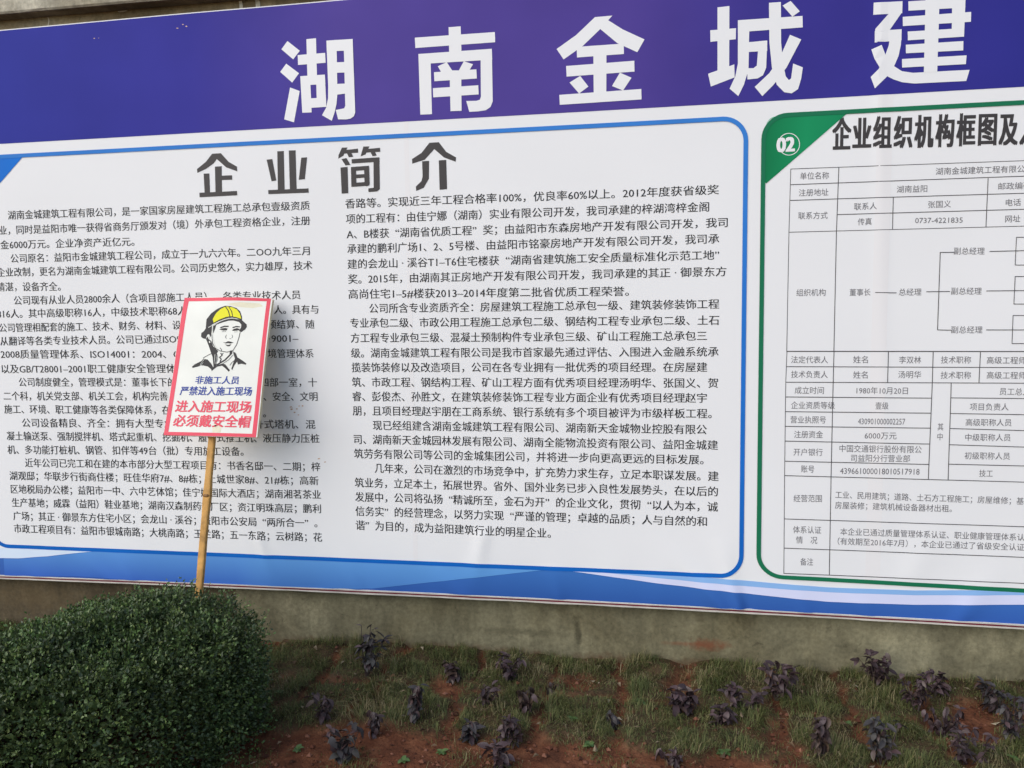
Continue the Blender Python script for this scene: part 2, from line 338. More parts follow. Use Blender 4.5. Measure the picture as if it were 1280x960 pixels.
P, F_ = band(zpb, lambda x: zt(x)-.004, XL+.001, XR-.001, 1, .02); link('header_band', mesh_np('header_band', P, F_, True), mpur, banner)

# waves along the bottom
mb_dark = xgrad('deep_blue_print', at(0, 740).x, at(1280, 740).x, [(0, srgb(56, 92, 168)), (.3, srgb(54, 92, 168)), (.6, srgb(48, 88, 160)), (1, srgb(54, 94, 172))], zb_=(at(400, 737).z, at(400, 700).z, srgb(72, 130, 200), .55))
mb_mid = xgrad('sky_blue_print', at(0, 740).x, at(860, 740).x, [(0, srgb(60, 100, 184)), (.38, srgb(62, 106, 188)), (.41, srgb(72, 120, 194)), (1, srgb(88, 144, 208))], zb_=(at(400, 736).z, at(400, 702).z, srgb(110, 172, 226), .55))
mb_light = mat('light_blue_print', srgb(138, 182, 232), .4, .35)
mb_lilac = mat('lilac_print', srgb(214, 218, 244), .4, .35)
mb_pale = mat('pale_print', srgb(214, 228, 244), .4, .35)
e = .0015
frame_bot = poly_curve([(-60, 680), (20, 683), (410, 697), (640, 707), (860, 717), (1280, 741)])
P, F_ = band(lambda x: zb(x)+e, poly_curve([(-60, 697.5), (25, 697.5), (60, 695), (100, 690.5), (128, 687.5), (410, 698), (640, 707.5), (700, 712), (820, 728.6), (928, 741), (1035, 752), (1143, 756), (1280, 756), (1500, 758), (1900, 735)]), XL+.001, XR-.001, 1)
link('blue_wave', mesh_np('blue_wave', P, F_, True), mb_dark, banner)
P, F_ = band(poly_curve([(-60, 719), (100, 720), (300, 733), (410, 735.6), (465, 735.8), (684, 711.8), (690, 711.8)]), poly_curve([(-60, 698), (25, 698), (60, 695.5), (100, 691), (128, 688), (410, 698), (640, 707), (690, 711)]), at(5, 700).x, at(688, 711).x, 2)
o = link('blue_wave', mesh_np('blue_wave', P, F_, True), mb_mid, banner); o['label'] = 'lighter blue wave'
P, F_ = band(poly_curve([(660, 709.5), (740, 714), (820, 722), (928, 732), (1035, 740), (1143, 744), (1280, 744), (1500, 742), (1900, 720)]), poly_curve([(660, 708.5), (740, 711.5), (820, 716), (928, 725), (1035, 734), (1143, 738), (1280, 737.5), (1500, 735), (1900, 710)]), at(662, 709).x, XR-.001, 3, rows=2)
o = link('blue_wave', mesh_np('blue_wave', P, F_, True), mb_light, banner); o['label'] = 'thin pale blue wave'
P, F_ = band(poly_curve([(660, 710), (700, 712), (820, 728.6), (928, 741), (1035, 752), (1143, 756), (1280, 756), (1500, 758), (1900, 735)]), poly_curve([(660, 709.5), (740, 714), (820, 722), (928, 732), (1035, 740), (1143, 744), (1280, 744), (1500, 742), (1900, 720)]), at(664, 710).x, XR-.001, 2.5, rows=2)
o = link('white_wave', mesh_np('white_wave', P, F_, True), mb_lilac, banner)
P, F_ = band(poly_curve([(-60, 697), (0, 697.5), (25, 697.5), (60, 695), (100, 690.5), (128, 688)]), poly_curve([(-60, 682), (0, 684.6), (60, 686.5), (128, 687.6)]), XL+.002, at(127, 688).x, 2, rows=3)
o = link('white_wave', mesh_np('white_wave', P, F_, True), mb_pale, banner)

for q_, wd_ in ((1098, .055), (514, .02)):
    xs_ = at(q_, 450).x; P, F_ = band(zb, zpb, xs_-wd_/2, xs_+wd_/2, .45); o = link('seam', mesh_np('seam', P, F_, True), mat('welded_seam', (.80, .785, .78, 1), .45, .3), banner)
# flat prints: polygons in photo pixels of the sheet, subdivided and laid on the wrinkles
def fill(polys, step=.05, base=1.0, inc=.15, to=None, put=None):
    to = to or (lambda x, y: (lambda p: (p.x, p.z))(at(x, y))); put = put or conform
    V = []; F = []
    for k, po in enumerate(polys):
        bm = bmesh.new(); vs = [bm.verts.new((*to(*q), 0)) for q in po]
        try: fc = bm.faces.new(vs)
        except ValueError: bm.free(); continue
        bmesh.ops.triangulate(bm, faces=bm.faces[:])
        for _ in range(6):
            es = [e_ for e_ in bm.edges if e_.calc_length() > step]
            if not es: break
            bmesh.ops.subdivide_edges(bm, edges=es, cuts=1); bmesh.ops.triangulate(bm, faces=bm.faces[:])
        bm.verts.index_update(); k0 = len(V)
        pts = np.array([(v.co.x, v.co.y) for v in bm.verts]); P = put(pts, base+inc*k)
        V += [tuple(p) for p in P]
        for f in bm.faces:
            f.normal_update(); ids = [k0+v.index for v in f.verts]
            if f.normal.z < 0: ids.reverse()
            F.append(ids)
        bm.free()
    return V, F
def crop(polys, ox, oy, s): return [[(ox+x/s, oy+y/s) for x, y in po] for po in polys]
def stroke(pts, w_, closed=False):
    "a polyline of even width as one polygon strip set"
    out = []
    for (x0, y0), (x1, y1) in zip(pts[:-1], pts[1:]):
        L = math.hypot(x1-x0, y1-y0) or 1; nx_, ny_ = -(y1-y0)/L*w_/2, (x1-x0)/L*w_/2; ex, ey = (x1-x0)/L*w_*.2, (y1-y0)/L*w_*.2
        out.append([(x0+nx_-ex, y0+ny_-ey), (x1+nx_+ex, y1+ny_+ey), (x1-nx_+ex, y1-ny_+ey), (x0-nx_-ex, y0-ny_-ey)])
    return out
mink_w = mat('white_print', (.80, .80, .80, 1), .42, .4)
mink = mat('charcoal_print', srgb(60, 56, 56), .5, .3)
mtxt = mat('text_ink', srgb(38, 38, 40), .5, .3)
A = (340, 20, 4.2667); B = (680, 0, 3.7647); G3 = (1060, 0, 5.818); T4 = (230, 170, 3.5556)
HEAD = [
 (A, [[(83,134),(149,186),(114,232),(51,178)], [(77,255),(145,306),(109,356),(45,299)], [(98,382),(149,401),(119,568),(67,552)],
  [(184,124),(235,119),(241,325),(190,330)], [(138,209),(284,197),(287,250),(140,262)], [(152,322),(204,318),(213,515),(163,517)], [(152,322),(283,313),(286,364),(155,371)], [(236,318),(283,313),(291,485),(241,488)], [(206,440),(289,435),(291,485),(208,491)],
  [(291,132),(345,128),(350,415),(345,470),(335,515),(320,560),(268,530),(290,490),(300,440),(301,380)], [(291,132),(431,123),(433,184),(293,190)], [(343,248),(388,246),(390,302),(345,304)], [(348,363),(390,361),(391,415),(350,420)],
  [(383,127),(431,123),(445,515),(438,535),(420,548),(398,552),(354,552),(341,502),(368,497),(386,493),(392,480)]]),
 (A, [[(942,60),(1006,55),(1011,215),(945,215)], [(762,116),(1188,85),(1190,139),(765,171)], [(781,203),(1172,174),(1174,232),(784,257)], [(781,203),(845,200),(853,523),(791,526)],
  [(1112,180),(1172,174),(1177,455),(1165,485),(1140,502),(1100,508),(1052,511),(1036,453),(1090,452),(1108,446),(1114,430)], [(884,268),(932,246),(966,298),(905,304)], [(1023,241),(1072,257),(1045,302),(992,298)],
  [(864,300),(1090,284),(1092,333),(866,348)], [(858,385),(1100,369),(1102,418),(860,434)], [(947,290),(1009,290),(1011,505),(952,508)]]),
 (B, [[(240,80),(322,73),(267,134),(183,215),(92,279),(59,230),(150,165)], [(262,134),(302,95),(370,138),(473,186),(439,246),(345,203)], [(154,220),(375,205),(376,254),(155,270)], [(232,240),(294,235),(293,460),(234,462)],
  [(104,310),(425,286),(426,337),(106,360)], [(170,357),(209,407),(165,440),(120,388)], [(357,342),(412,366),(372,426),(320,405)], [(72,446),(458,419),(459,468),(74,493)]]),
 (B, [[(816,36),(872,30),(871,330),(816,355)], [(782,144),(903,134),(902,186),(783,198)], [(772,348),(895,304),(897,365),(785,408)], [(912,97),(1216,76),(1217,130),(913,153)],
  [(912,97),(966,95),(962,330),(940,400),(914,453),(873,418),(900,360),(912,300)], [(962,200),(1050,192),(1050,240),(962,246)], [(1010,195),(1050,192),(1045,320),(1030,355),(1005,370),(957,375),(956,322),(985,322),(1001,310)],
  [(1058,15),(1114,11),(1115,200),(1125,300),(1137,360),(1152,378),(1162,370),(1172,300),(1217,318),(1210,370),(1195,420),(1165,440),(1130,435),(1095,400),(1072,320),(1060,200)],
  [(1157,165),(1210,187),(1140,320),(1080,400),(1027,453),(991,410),(1060,345),(1110,270)], [(1160,6),(1203,55),(1168,80),(1122,28)]]),
 (G3, [[(185,22),(395,10),(393,98),(182,110)], [(300,96),(393,88),(300,222),(193,240),(197,212)], [(193,228),(388,214),(387,295),(192,312)], [(300,290),(387,250),(382,330),(365,410),(330,490),(280,560),(193,645),(163,562),(220,505),(270,400),(295,330)],
  [(168,362),(242,330),(272,405),(330,482),(390,520),(470,532),(700,520),(880,511),(856,592),(480,610),(390,600),(330,580),(285,558),(225,490),(190,430)],
  [(437,12),(850,-12),(850,58),(438,80)], [(755,-10),(852,-15),(840,270),(750,275)], [(396,125),(892,90),(890,162),(397,192)], [(432,232),(840,208),(836,270),(433,296)], [(418,328),(835,302),(834,370),(419,390)], [(390,432),(858,406),(853,470),(391,494)], [(563,-60),(665,-60),(645,525),(548,530)]])]
hb = empty('header_lettering'); hb.parent = banner
for (cr_, polys) in HEAD:
    V, F = fill(crop(polys, *cr_), base=2.0, inc=.12); link('character', mesh('character', V, F), mink_w, hb)
TITLE = [
 [[(127,80),(166,77),(135,122),(100,147),(62,165),(60,148),(100,115)], [(140,92),(166,77),(200,115),(238,137),(239,158),(190,140),(150,105)], [(140,137),(170,135),(172,262),(143,264)], [(155,178),(216,175),(217,195),(156,197)], [(90,168),(115,167),(119,265),(95,266)], [(71,253),(238,245),(239,264),(72,273)]],
 [[(416,69),(445,67),(449,250),(419,252)], [(467,65),(497,64),(502,248),(472,250)], [(369,106),(394,103),(412,198),(391,202)], [(522,97),(548,95),(538,192),(511,195)], [(376,241),(554,233),(555,252),(377,259)]],
 [[(702,52),(727,51),(708,88),(686,101),(687,85)], [(708,63),(773,56),(774,74),(702,79)], [(722,72),(742,70),(752,92),(733,95)], [(797,47),(824,46),(806,82),(785,90)], [(802,59),(871,52),(872,70),(800,74)], [(825,64),(845,62),(856,86),(838,90)],
  [(700,103),(722,98),(740,128),(718,131)], [(696,140),(727,137),(730,254),(701,256)], [(745,103),(868,94),(869,114),(746,122)], [(842,98),(868,94),(870,235),(858,246),(820,249),(819,233),(843,230)], [(742,138),(764,137),(766,224),(744,226)], [(742,138),(822,132),(823,150),(743,156)], [(750,172),(820,168),(820,184),(750,188)], [(800,134),(822,132),(825,215),(815,222),(803,222)], [(745,209),(825,203),(822,220),(745,226)]],
 [[(1090,30),(1132,27),(1110,60),(1070,105),(1014,123),(1013,102),(1055,75)], [(1105,45),(1132,27),(1165,70),(1209,95),(1207,114),(1155,95),(1112,58)], [(1058,112),(1089,110),(1088,190),(1065,230),(1032,244),(1030,225),(1055,200),(1060,180)], [(1132,108),(1165,106),(1169,236),(1136,239)]]]
p1 = empty('left_notice'); p1.name = 'company_notice'; p1.parent = banner
p2 = empty('organisation_notice'); p2.parent = banner
for polys in TITLE:
    V, F = fill(crop(polys, *T4), base=1.0, inc=.1); link('title_character', mesh('title_character', V, F), mink, p1)

# ---- fonts
def glyphs(text, res=2):
    cu = bpy.data.curves.new('t', 'FONT'); cu.body = text; cu.size = 1; cu.resolution_u = res
    o = bpy.data.objects.new('t', cu); C.objects.link(o)
    dg = bpy.context.evaluated_depsgraph_get(); ev = o.evaluated_get(dg); me = bpy.data.meshes.new_from_object(ev)
    n_ = len(me.vertices); co = np.empty(n_*3, np.float32); me.vertices.foreach_get('co', co); co = co.reshape(-1, 3)[:, :2].astype(float)
    fs = [tuple(p.vertices) for p in me.polygons]
    bpy.data.objects.remove(o); bpy.data.curves.remove(cu); bpy.data.meshes.remove(me)
    return co, fs
_c, _ = glyphs('国'); EM0, EM1 = _c[:, 1].min(), _c[:, 1].max()
def textmesh(name, text, x0, y0, x1, y1, h, off, m_, parent, to=None, put=None, layer=1.2, res=2, lean=None):
    text = text.replace('“', '  “').replace('”', '”  ').replace('·', ' · ').replace('1-5', '1–5').replace('T1-T', 'T1–T').replace('13-20', '13–20').replace('01-', '01–')
    "one line of print between two photo points, h = glyph height in photo pixels"
    co, fs = glyphs(text, res)
    if not len(co): return
    u = (co[:, 0]-co[:, 0].min())/(co[:, 0].max()-co[:, 0].min()); v = (co[:, 1]-(EM0+EM1)/2)/(EM1-EM0)
    if to is None:
        a, b_ = at(x0, y0), at(x1, y1); ha = at(x0, y0-h/2).z-at(x0, y0+h/2).z; hb_ = at(x1, y1-h/2).z-at(x1, y1+h/2).z
        X = a.x+(b_.x-a.x)*u; Z = a.z+(b_.z-a.z)*u+v*(ha+(hb_-ha)*u)
        put2, XZ, em = conform, np.stack([X, Z], 1), ha
    else:
        lx, ly = lean; PX = x0+(x1-x0)*u+v*h*lx; PY = y0+(y1-y0)*u-v*h*ly
        put2, XZ, em = put, np.array([to(a_, b_) for a_, b_ in zip(PX, PY)]), to(x0, y0-h/2)[1]-to(x0, y0+h/2)[1]
    # heavier weights: the same outline printed a hair to each side
    SH = [(0, 0)] if off <= 0 else [(-1, 0), (1, 0)] if off < .015 else [(-1, -.6), (1, -.6), (-1, .6), (1, .6), (0, 0)]
    n0 = len(XZ); P = np.concatenate([put2(XZ+np.array([dx*off*em, dz*off*em])[None], layer+.06*i) for i, (dx, dz) in enumerate(SH)])
    fs = [tuple(q+n0*i for q in f) for i in range(len(SH)) for f in fs]
    me = mesh(name, P, fs)
    # all prints face the reader
    nrm = np.array([p.normal[1] for p in me.polygons])
    if len(nrm) and nrm.mean() > 0: me.flip_normals()
    o = link(name, me, m_, parent)
    if len(text) > 1: o['kind'] = 'stuff'
    return o

K1 = (0, 180, 3.0476); K2 = (0, 420, 3.0476); K3 = (400, 220, 2.4615); K4 = (400, 440, 2.4615)
BODY = [
 (K1, '湖南金城建筑工程有限公司，是一家国家房屋建筑工程施工总承包壹级资质', 30, 272, 1180, 235),
 (K1, '企业，同时是益阳市唯一获得省商务厅颁发对（境）外承包工程资格企业，注册', -37, 331, 1182, 292),
 (K1, '资金6000万元。企业净资产近亿元。', -33, 386, 512, 372),
 (K1, '公司原名：益阳市金城建筑工程公司，成立于一九六六年。二OO九年三月', 40, 437, 1180, 407),
 (K1, '企业改制，更名为湖南金城建筑工程有限公司。公司历史悠久，实力雄厚，技术', -12, 490, 1190, 463),
 (K1, '精湛，设备齐全。', -14, 545, 230, 543),
 (K1, '公司现有从业人员2800余人（含项目部施工人员），各类专业技术人员', 52, 597, 1145, 575),
 (K1, '816人。其中高级职称16人，中级技术职称68人', -12, 648, 712, 636), (K1, '，初级技术职称若干', 722, 636, 1035, 632), (K1, '人。具有与', 1045, 632, 1213, 630),
 (K1, '公司管理相配套的施工、技术、财务、材料、设', -4, 701, 690, 690), (K1, '备、质量、安全、', 700, 690, 1000, 688), (K1, '预结算、随', 1020, 688, 1198, 687),
 (K1, '从翻译等各类专业技术人员。公司已通过ISO9', 0, 752, 690, 743), (K1, '001质量体系、ISO', 696, 743, 1028, 741), (K1, '9001-', 1035, 741, 1137, 740),
 (K2, '2008质量管理体系、ISO14001：2004、G', 2, 70, 686, 69), (K2, 'B/T24001-2004环', 692, 69, 1014, 68), (K2, '境管理体系', 1022, 67, 1195, 67),
 (K2, '以及GB/T28001-2001职工健康安全管理体系认证。', 5, 126, 800, 124),
 (K2, '公司制度健全，管理模式是：董事长下的总经理负责制，下设四部一室，十', 72, 176, 1208, 177),
 (K2, '二个科，机关党支部、机关工会，机构完善，管理规范，质量可靠', 14, 229, 990, 230), (K2, '、安全、文明', 1005, 231, 1210, 231),
 (K2, '施工、环境、职工健康等各类保障体系，在', 17, 279, 648, 283), (K2, '同行业中处于领先地位', 655, 283, 990, 288), (K2, '。', 1003, 294, 1014, 294),
 (K2, '公司设备精良、齐全：拥有大型专业设备多台，包括自升式塔机、混', 85, 331, 1202, 337),
 (K2, '凝土输送泵、强制搅拌机、塔式起重机、挖掘机、履带式推土机、液压静力压桩', 27, 381, 1217, 391),
 (K2, '机、多功能打桩机、钢管、扣伴等49台（批）专用施工设备。', 30, 433, 928, 440),
 (K2, '近年公司已完工和在建的本市部分大型工程项目有：书香名邸一、二期；梓', 97, 483, 1220, 499),
 (K2, '湖观邸；华联步行街商住楼；旺佳华府7#、8#栋；上城世家8#、21#栋；高新', 38, 532, 1213, 552),
 (K2, '区地税局办公楼；益阳市一中、六中艺体馆；佳宁娜国际大酒店；湖南湘茗茶业', 43, 583, 1222, 605),
 (K2, '生产基地；威霖（益阳）鞋业基地；湖南汉森制药新厂区；资江明珠高层；鹏利', 47, 634, 1222, 659),
 (K2, '广场；其正·御景东方住宅小区；会龙山·溪谷；益阳市公安局“两所合一”。', 52, 685, 1208, 714),
 (K2, '市政工程项目有：益阳市银城南路；大桃南路；玉兰路；五一东路；云树路；花', 55, 733, 1226, 768),
 (K3, '香路等。实现近三年工程合格率100%，优良率60%以上。2012年度获省级奖', 78, 86, 1227, 42),
 (K3, '项的工程有：由佳宁娜（湖南）实业有限公司开发，我司承建的梓湖湾梓金阁', 80, 133, 1197, 95),
 (K3, 'A、B楼获“湖南省优质工程”奖；由益阳市东森房地产开发有限公司开发，我司', 82, 180, 1254, 143),
 (K3, '承建的鹏利广场1、2、5号楼、由益阳市铭豪房地产开发有限公司开发，我司承', 84, 225, 1228, 193),
 (K3, '建的会龙山·溪谷T1-T6住宅楼获“湖南省建筑施工安全质量标准化示范工地”', 85, 272, 1228, 243),
 (K3, '奖。2015年，由湖南其正房地产开发有限公司开发，我司承建的其正·御景东方', 87, 318, 1250, 294),
 (K3, '高尚住宅1-5#楼获2013-2014年度第二批省优质工程荣誉。', 88, 364, 950, 355),
 (K3, '公司所含专业资质齐全：房屋建筑工程施工总承包一级、建筑装修装饰工程', 152, 408, 1228, 394),
 (K3, '专业承包二级、市政公用工程施工总承包二级、钢结构工程专业承包二级、土石', 93, 453, 1228, 444),
 (K3, '方工程专业承包三级、混凝土预制构件专业承包三级、矿山工程施工总承包三', 95, 499, 1190, 492),
 (K3, '级。湖南金城建筑工程有限公司是我市首家最先通过评估、入围进入金融系统承', 96, 545, 1226, 541),
 (K4, '揽装饰装修以及改造项目，公司在各专业拥有一批优秀的项目经理。在房屋建', 98, 48, 1191, 47),
 (K4, '筑、市政工程、钢结构工程、矿山工程方面有优秀项目经理汤明华、张国义、贺', 99, 93, 1224, 96),
 (K4, '睿、彭俊杰、孙胜文，在建筑装修装饰工程专业方面企业有优秀项目经理赵宇', 100, 137, 1190, 142),
 (K4, '朋，且项目经理赵宇朋在工商系统、银行系统有多个项目被评为市级样板工程。', 101, 181, 1205, 190),
 (K4, '现已经组建含湖南金城建筑工程有限公司、湖南新天金城物业控股有限公', 163, 226, 1190, 239),
 (K4, '司、湖南新天金城园林发展有限公司、湖南全能物流投资有限公司、益阳金城建', 104, 269, 1224, 287),
 (K4, '筑劳务有限公司等公司的金城集团公司，并将进一步向更高更远的目标发展。', 105, 313, 1180, 332),
 (K4, '几年来，公司在激烈的市场竞争中，扩充势力求生存，立足本职谋发展。建', 168, 358, 1226, 383),
 (K4, '筑业务，立足本土，拓展世界。省外、国外业务已步入良性发展势头，在以后的', 107, 402, 1224, 430),
 (K4, '发展中，公司将弘扬“精诚所至，金石为开”的企业文化，贯彻“以人为本，诚', 108, 446, 1224, 477),
 (K4, '信务实”的经营理念，以努力实现“严谨的管理；卓越的品质；人与自然的和', 109, 490, 1190, 522),
 (K4, '谐”为目的，成为益阳建筑行业的明星企业。', 110, 533, 710, 558)]
for (k, s, x0, y0, x1, y1) in BODY:
    ox, oy, sc = k; h = 32.5/sc if sc > 3 else 28.5/sc
    textmesh('text_line', s, ox+x0/sc, oy+y0/sc, ox+x1/sc, oy+y1/sc, h, .011, mtxt, p1)

# ---- notice borders
def quadmap(tl, tr, br, bl):
    q = [at(*p) for p in (tl, tr, br, bl)]; q = [(p.x, p.z) for p in q]
    def f(u, v):     # u right, v down
        return tuple((1-u)*(1-v)*q[0][k]+u*(1-v)*q[1][k]+u*v*q[2][k]+(1-u)*v*q[3][k] for k in (0, 1))
    W = math.dist(q[0], q[1]); Hh = math.dist(q[0], q[3]); return f, W, Hh
def border(name, quad, rad, wd, m_, parent, layer):
    f, W, Hh = quadmap(*quad); pts = []
    for (cx, cz, a0) in ((W-rad, rad, -90), (W-rad, Hh-rad, 0), (rad, Hh-rad, 90), (rad, rad, 180)):
        for k in range(11): a = math.radians(a0+9*k); pts.append((cx+rad*math.cos(a), cz+rad*math.sin(a)))
    dens = []
    for i, p in enumerate(pts):
        q = pts[(i+1) % len(pts)]; L = math.dist(p, q); n_ = max(1, int(L/.02))
        for k in range(n_): dens.append((p[0]+(q[0]-p[0])*k/n_, p[1]+(q[1]-p[1])*k/n_))
    N = len(dens); V2 = []
    for i, p in enumerate(dens):
        a, b_ = dens[i-1], dens[(i+1) % N]; L = math.dist(a, b_) or 1; nx_, nz_ = (b_[1]-a[1])/L*wd/2, -(b_[0]-a[0])/L*wd/2
        V2 += [f((p[0]+nx_)/W, (p[1]+nz_)/Hh), f((p[0]-nx_)/W, (p[1]-nz_)/Hh)]
    V = conform(V2, layer); F = [(2*i, 2*((i+1) % N), 2*((i+1) % N)+1, 2*i+1) for i in range(N)]
    return link(name, mesh(name, V, F), m_, parent)
mblue = xgrad('blue_border_print', at(640, 720).z, at(640, 150).z, [(0, srgb(20, 98, 184)), (.5, srgb(40, 115, 200)), (1, srgb(62, 128, 205))], axis='Z')
mgreen = mat('green_border_print', srgb(26, 112, 78), .55, .15)
mgreen2 = xgrad('green_corner_print', at(955, 200).x, at(1060, 200).x, [(0, srgb(24, 118, 74)), (.5, srgb(30, 142, 92)), (1, srgb(26, 128, 84))])
border('notice_border', ((-45, 198.3), (932.5, 147.3), (926.3, 720.3), (-9, 681.6)), .088, .0175, mblue, p1, 3.4)
gTR, gBR = at(1280, 128.3), at(1280, 737)
border('notice_border', ((954.6, 145.4), (1950, 93.5), (1985, 779), (947.8, 719.2)), .088, .0165, mgreen, p2, 3.4)
mtri = xgrad('blue_corner_print', at(0, 210).x-.1, at(30, 210).x, [(0, srgb(44, 112, 200)), (1, srgb(36, 120, 214))])
V, F = fill([[(-43, 198.6), (28.5, 195.5), (27.5, 197.5), (-41, 276)]], base=2.0); link('notice_corner', mesh('notice_corner', V, F), mtri, p1)
V, F = fill([[(955.6, 226), (954.6, 172), (957, 160), (963, 151.5), (972, 146), (985, 143.6), (1062, 139.8), (1058, 142.5), (957.5, 229.5)]], base=2.0)
tricorner = link('notice_corner', mesh('notice_corner', V, F), mgreen2, p2)
# number badge: 02 with its thin ring
ring = []
for k in range(30):
    a = math.radians(-150+k*300/29); ring.append((983+ (1170-1170)/3+ 14.0*math.cos(a)*.95+3, 180.5+13.6*math.sin(a)))
V, F = fill([q for s_ in [stroke(ring, .9)] for q in s_], base=2.6, inc=.01); link('badge_ring', mesh('badge_ring', V, F), mink_w, tricorner)
textmesh('badge_number', '02', 971.5, 181.2, 992.5, 180, 21.5, .05, mink_w, tricorner, layer=3.3, res=3)
arc = [(957.5+13*(1-math.cos(math.radians(a))), 160-14*math.sin(math.radians(a))) for a in range(0, 91, 15)]
V, F = fill(stroke(arc, .7), base=2.6, inc=.02); link('corner_highlight_line', mesh('corner_highlight_line', V, F), mat('pale_green_print', srgb(110, 190, 150), .4), tricorner)
# subtitle, tall narrow heavy characters
K5 = (1030, 130, 5.12)
for (ch, xa, ya, xb, yb) in [('企', 57, 200, 168, 197), ('业', 187, 196, 297, 193), ('组', 318, 190, 428, 186), ('织', 450, 187, 560, 183), ('机', 582, 183, 694, 180), ('构', 716, 179, 826, 176), ('框', 850, 173, 962, 170), ('图', 990, 168, 1098, 165), ('及', 1122, 168, 1234, 165), ('人', 1256, 165, 1368, 160)]:
    textmesh('title_character', ch, 1030+xa/5.12, 130+ya/5.12, 1030+xb/5.12, 130+yb/5.12, 195/5.12 if ch != '业' else 190/5.12, .028, mink, p2, res=3)

# ---- table
X5 = (930, 120, 3.0); X6 = (930, 420, 2.6667)
SEG = []
def sg(k, pts, w_=1.0):
    ox, oy, s = k; SEG.append(([(ox+x/s, oy+y/s) for x, y in pts], w_))
def sgr(k, a, b_, w_=1.0):      # a row rule running on past the photograph's right edge
    ox, oy, s = k; ax, ay = ox+a[0]/s, oy+a[1]/s; bx, by = ox+b_[0]/s, oy+b_[1]/s; t = (1900-ax)/(bx-ax); SEG.append(([(ax, ay), (bx, by), (1900, ay+(by-ay)*t)], w_))
sgr(X5, (175,274), (1050,243), .8); sgr(X5, (173,333), (1050,301)); sg(X5, [(172,392), (350,386)]); sgr(X5, (350,386), (1050,365)); sgr(X5, (350,445), (1050,425)); sgr(X5, (168,511), (1050,488), .8)
sg(X5, [(175,274), (168,511), (160,958)], .8); sg(X5, [(355,268), (346,511), (337,958)]); sg(X5, [(914,309), (906,491)]); sg(X5, [(559,380), (556,500)])
sgr(X5, (160,957.5), (1050,958), 1.3)
sg(X6, [(143,50), (139,154), (135,465), (132,790)], .8); sg(X6, [(300,50), (296,200), (290,465), (284,796)])
for a_, b_ in [((141,102), (933,105)), ((139,154), (933,157)), ((135,465), (933,487)), ((134,609), (933,636)), ((133,706), (933,738)), ((132,790), (933,825)), ((690,206), (933,208)), ((687,258), (933,262)), ((686,308), (933,315)), ((684,362), (933,370)), ((682,427), (933,433))]: sgr(X6, a_, b_)
for a_, b_ in [((138,203), (624,207)), ((137,252), (622,257)), ((137,301), (620,307)), ((136,350), (619,360)), ((136,417), (617,428))]: sg(X6, [a_, b_])
sg(X6, [(481,53), (478,154)]); sg(X6, [(630,54), (627,155), (614,478)]); sg(X6, [(787,54), (782,156)]); sg(X6, [(690,156), (680,480)])
sg(X5, [(492,737), (571,738)]); sg(X5, [(684,734), (771,733)]); sg(X5, [(735,586), (730,733), (725,877)]); sg(X5, [(735,587), (788,586)]); sg(X5, [(725,877), (776,878)])
sg(X5, [(920,583), (1050,580), (1110, 578)]); sg(X5, [(908,731), (1110,729)]); sg(X5, [(907,877), (1110,877)])
for (xa, ya, xb, yb) in ((1020, 530, 1015, 634), (1015, 677, 1010, 780), (1007, 823, 1003, 928)): sg(X5, [(1260, ya-1), (xa, ya), (xb, yb), (1256, yb), (1260, ya-1)], .9)
polys = []
for pts, w_ in SEG:
    for st in stroke(pts, w_*.95): polys.append(st)
V, F = fill(polys, step=.04, base=1.0, inc=.012); mrule = mat('ruling_ink', srgb(74, 72, 74), .6, .2)
link('table_ruling', mesh('table_ruling', V, F), mrule, p2)
mtab = mat('table_ink', srgb(108, 106, 110), .6, .2)
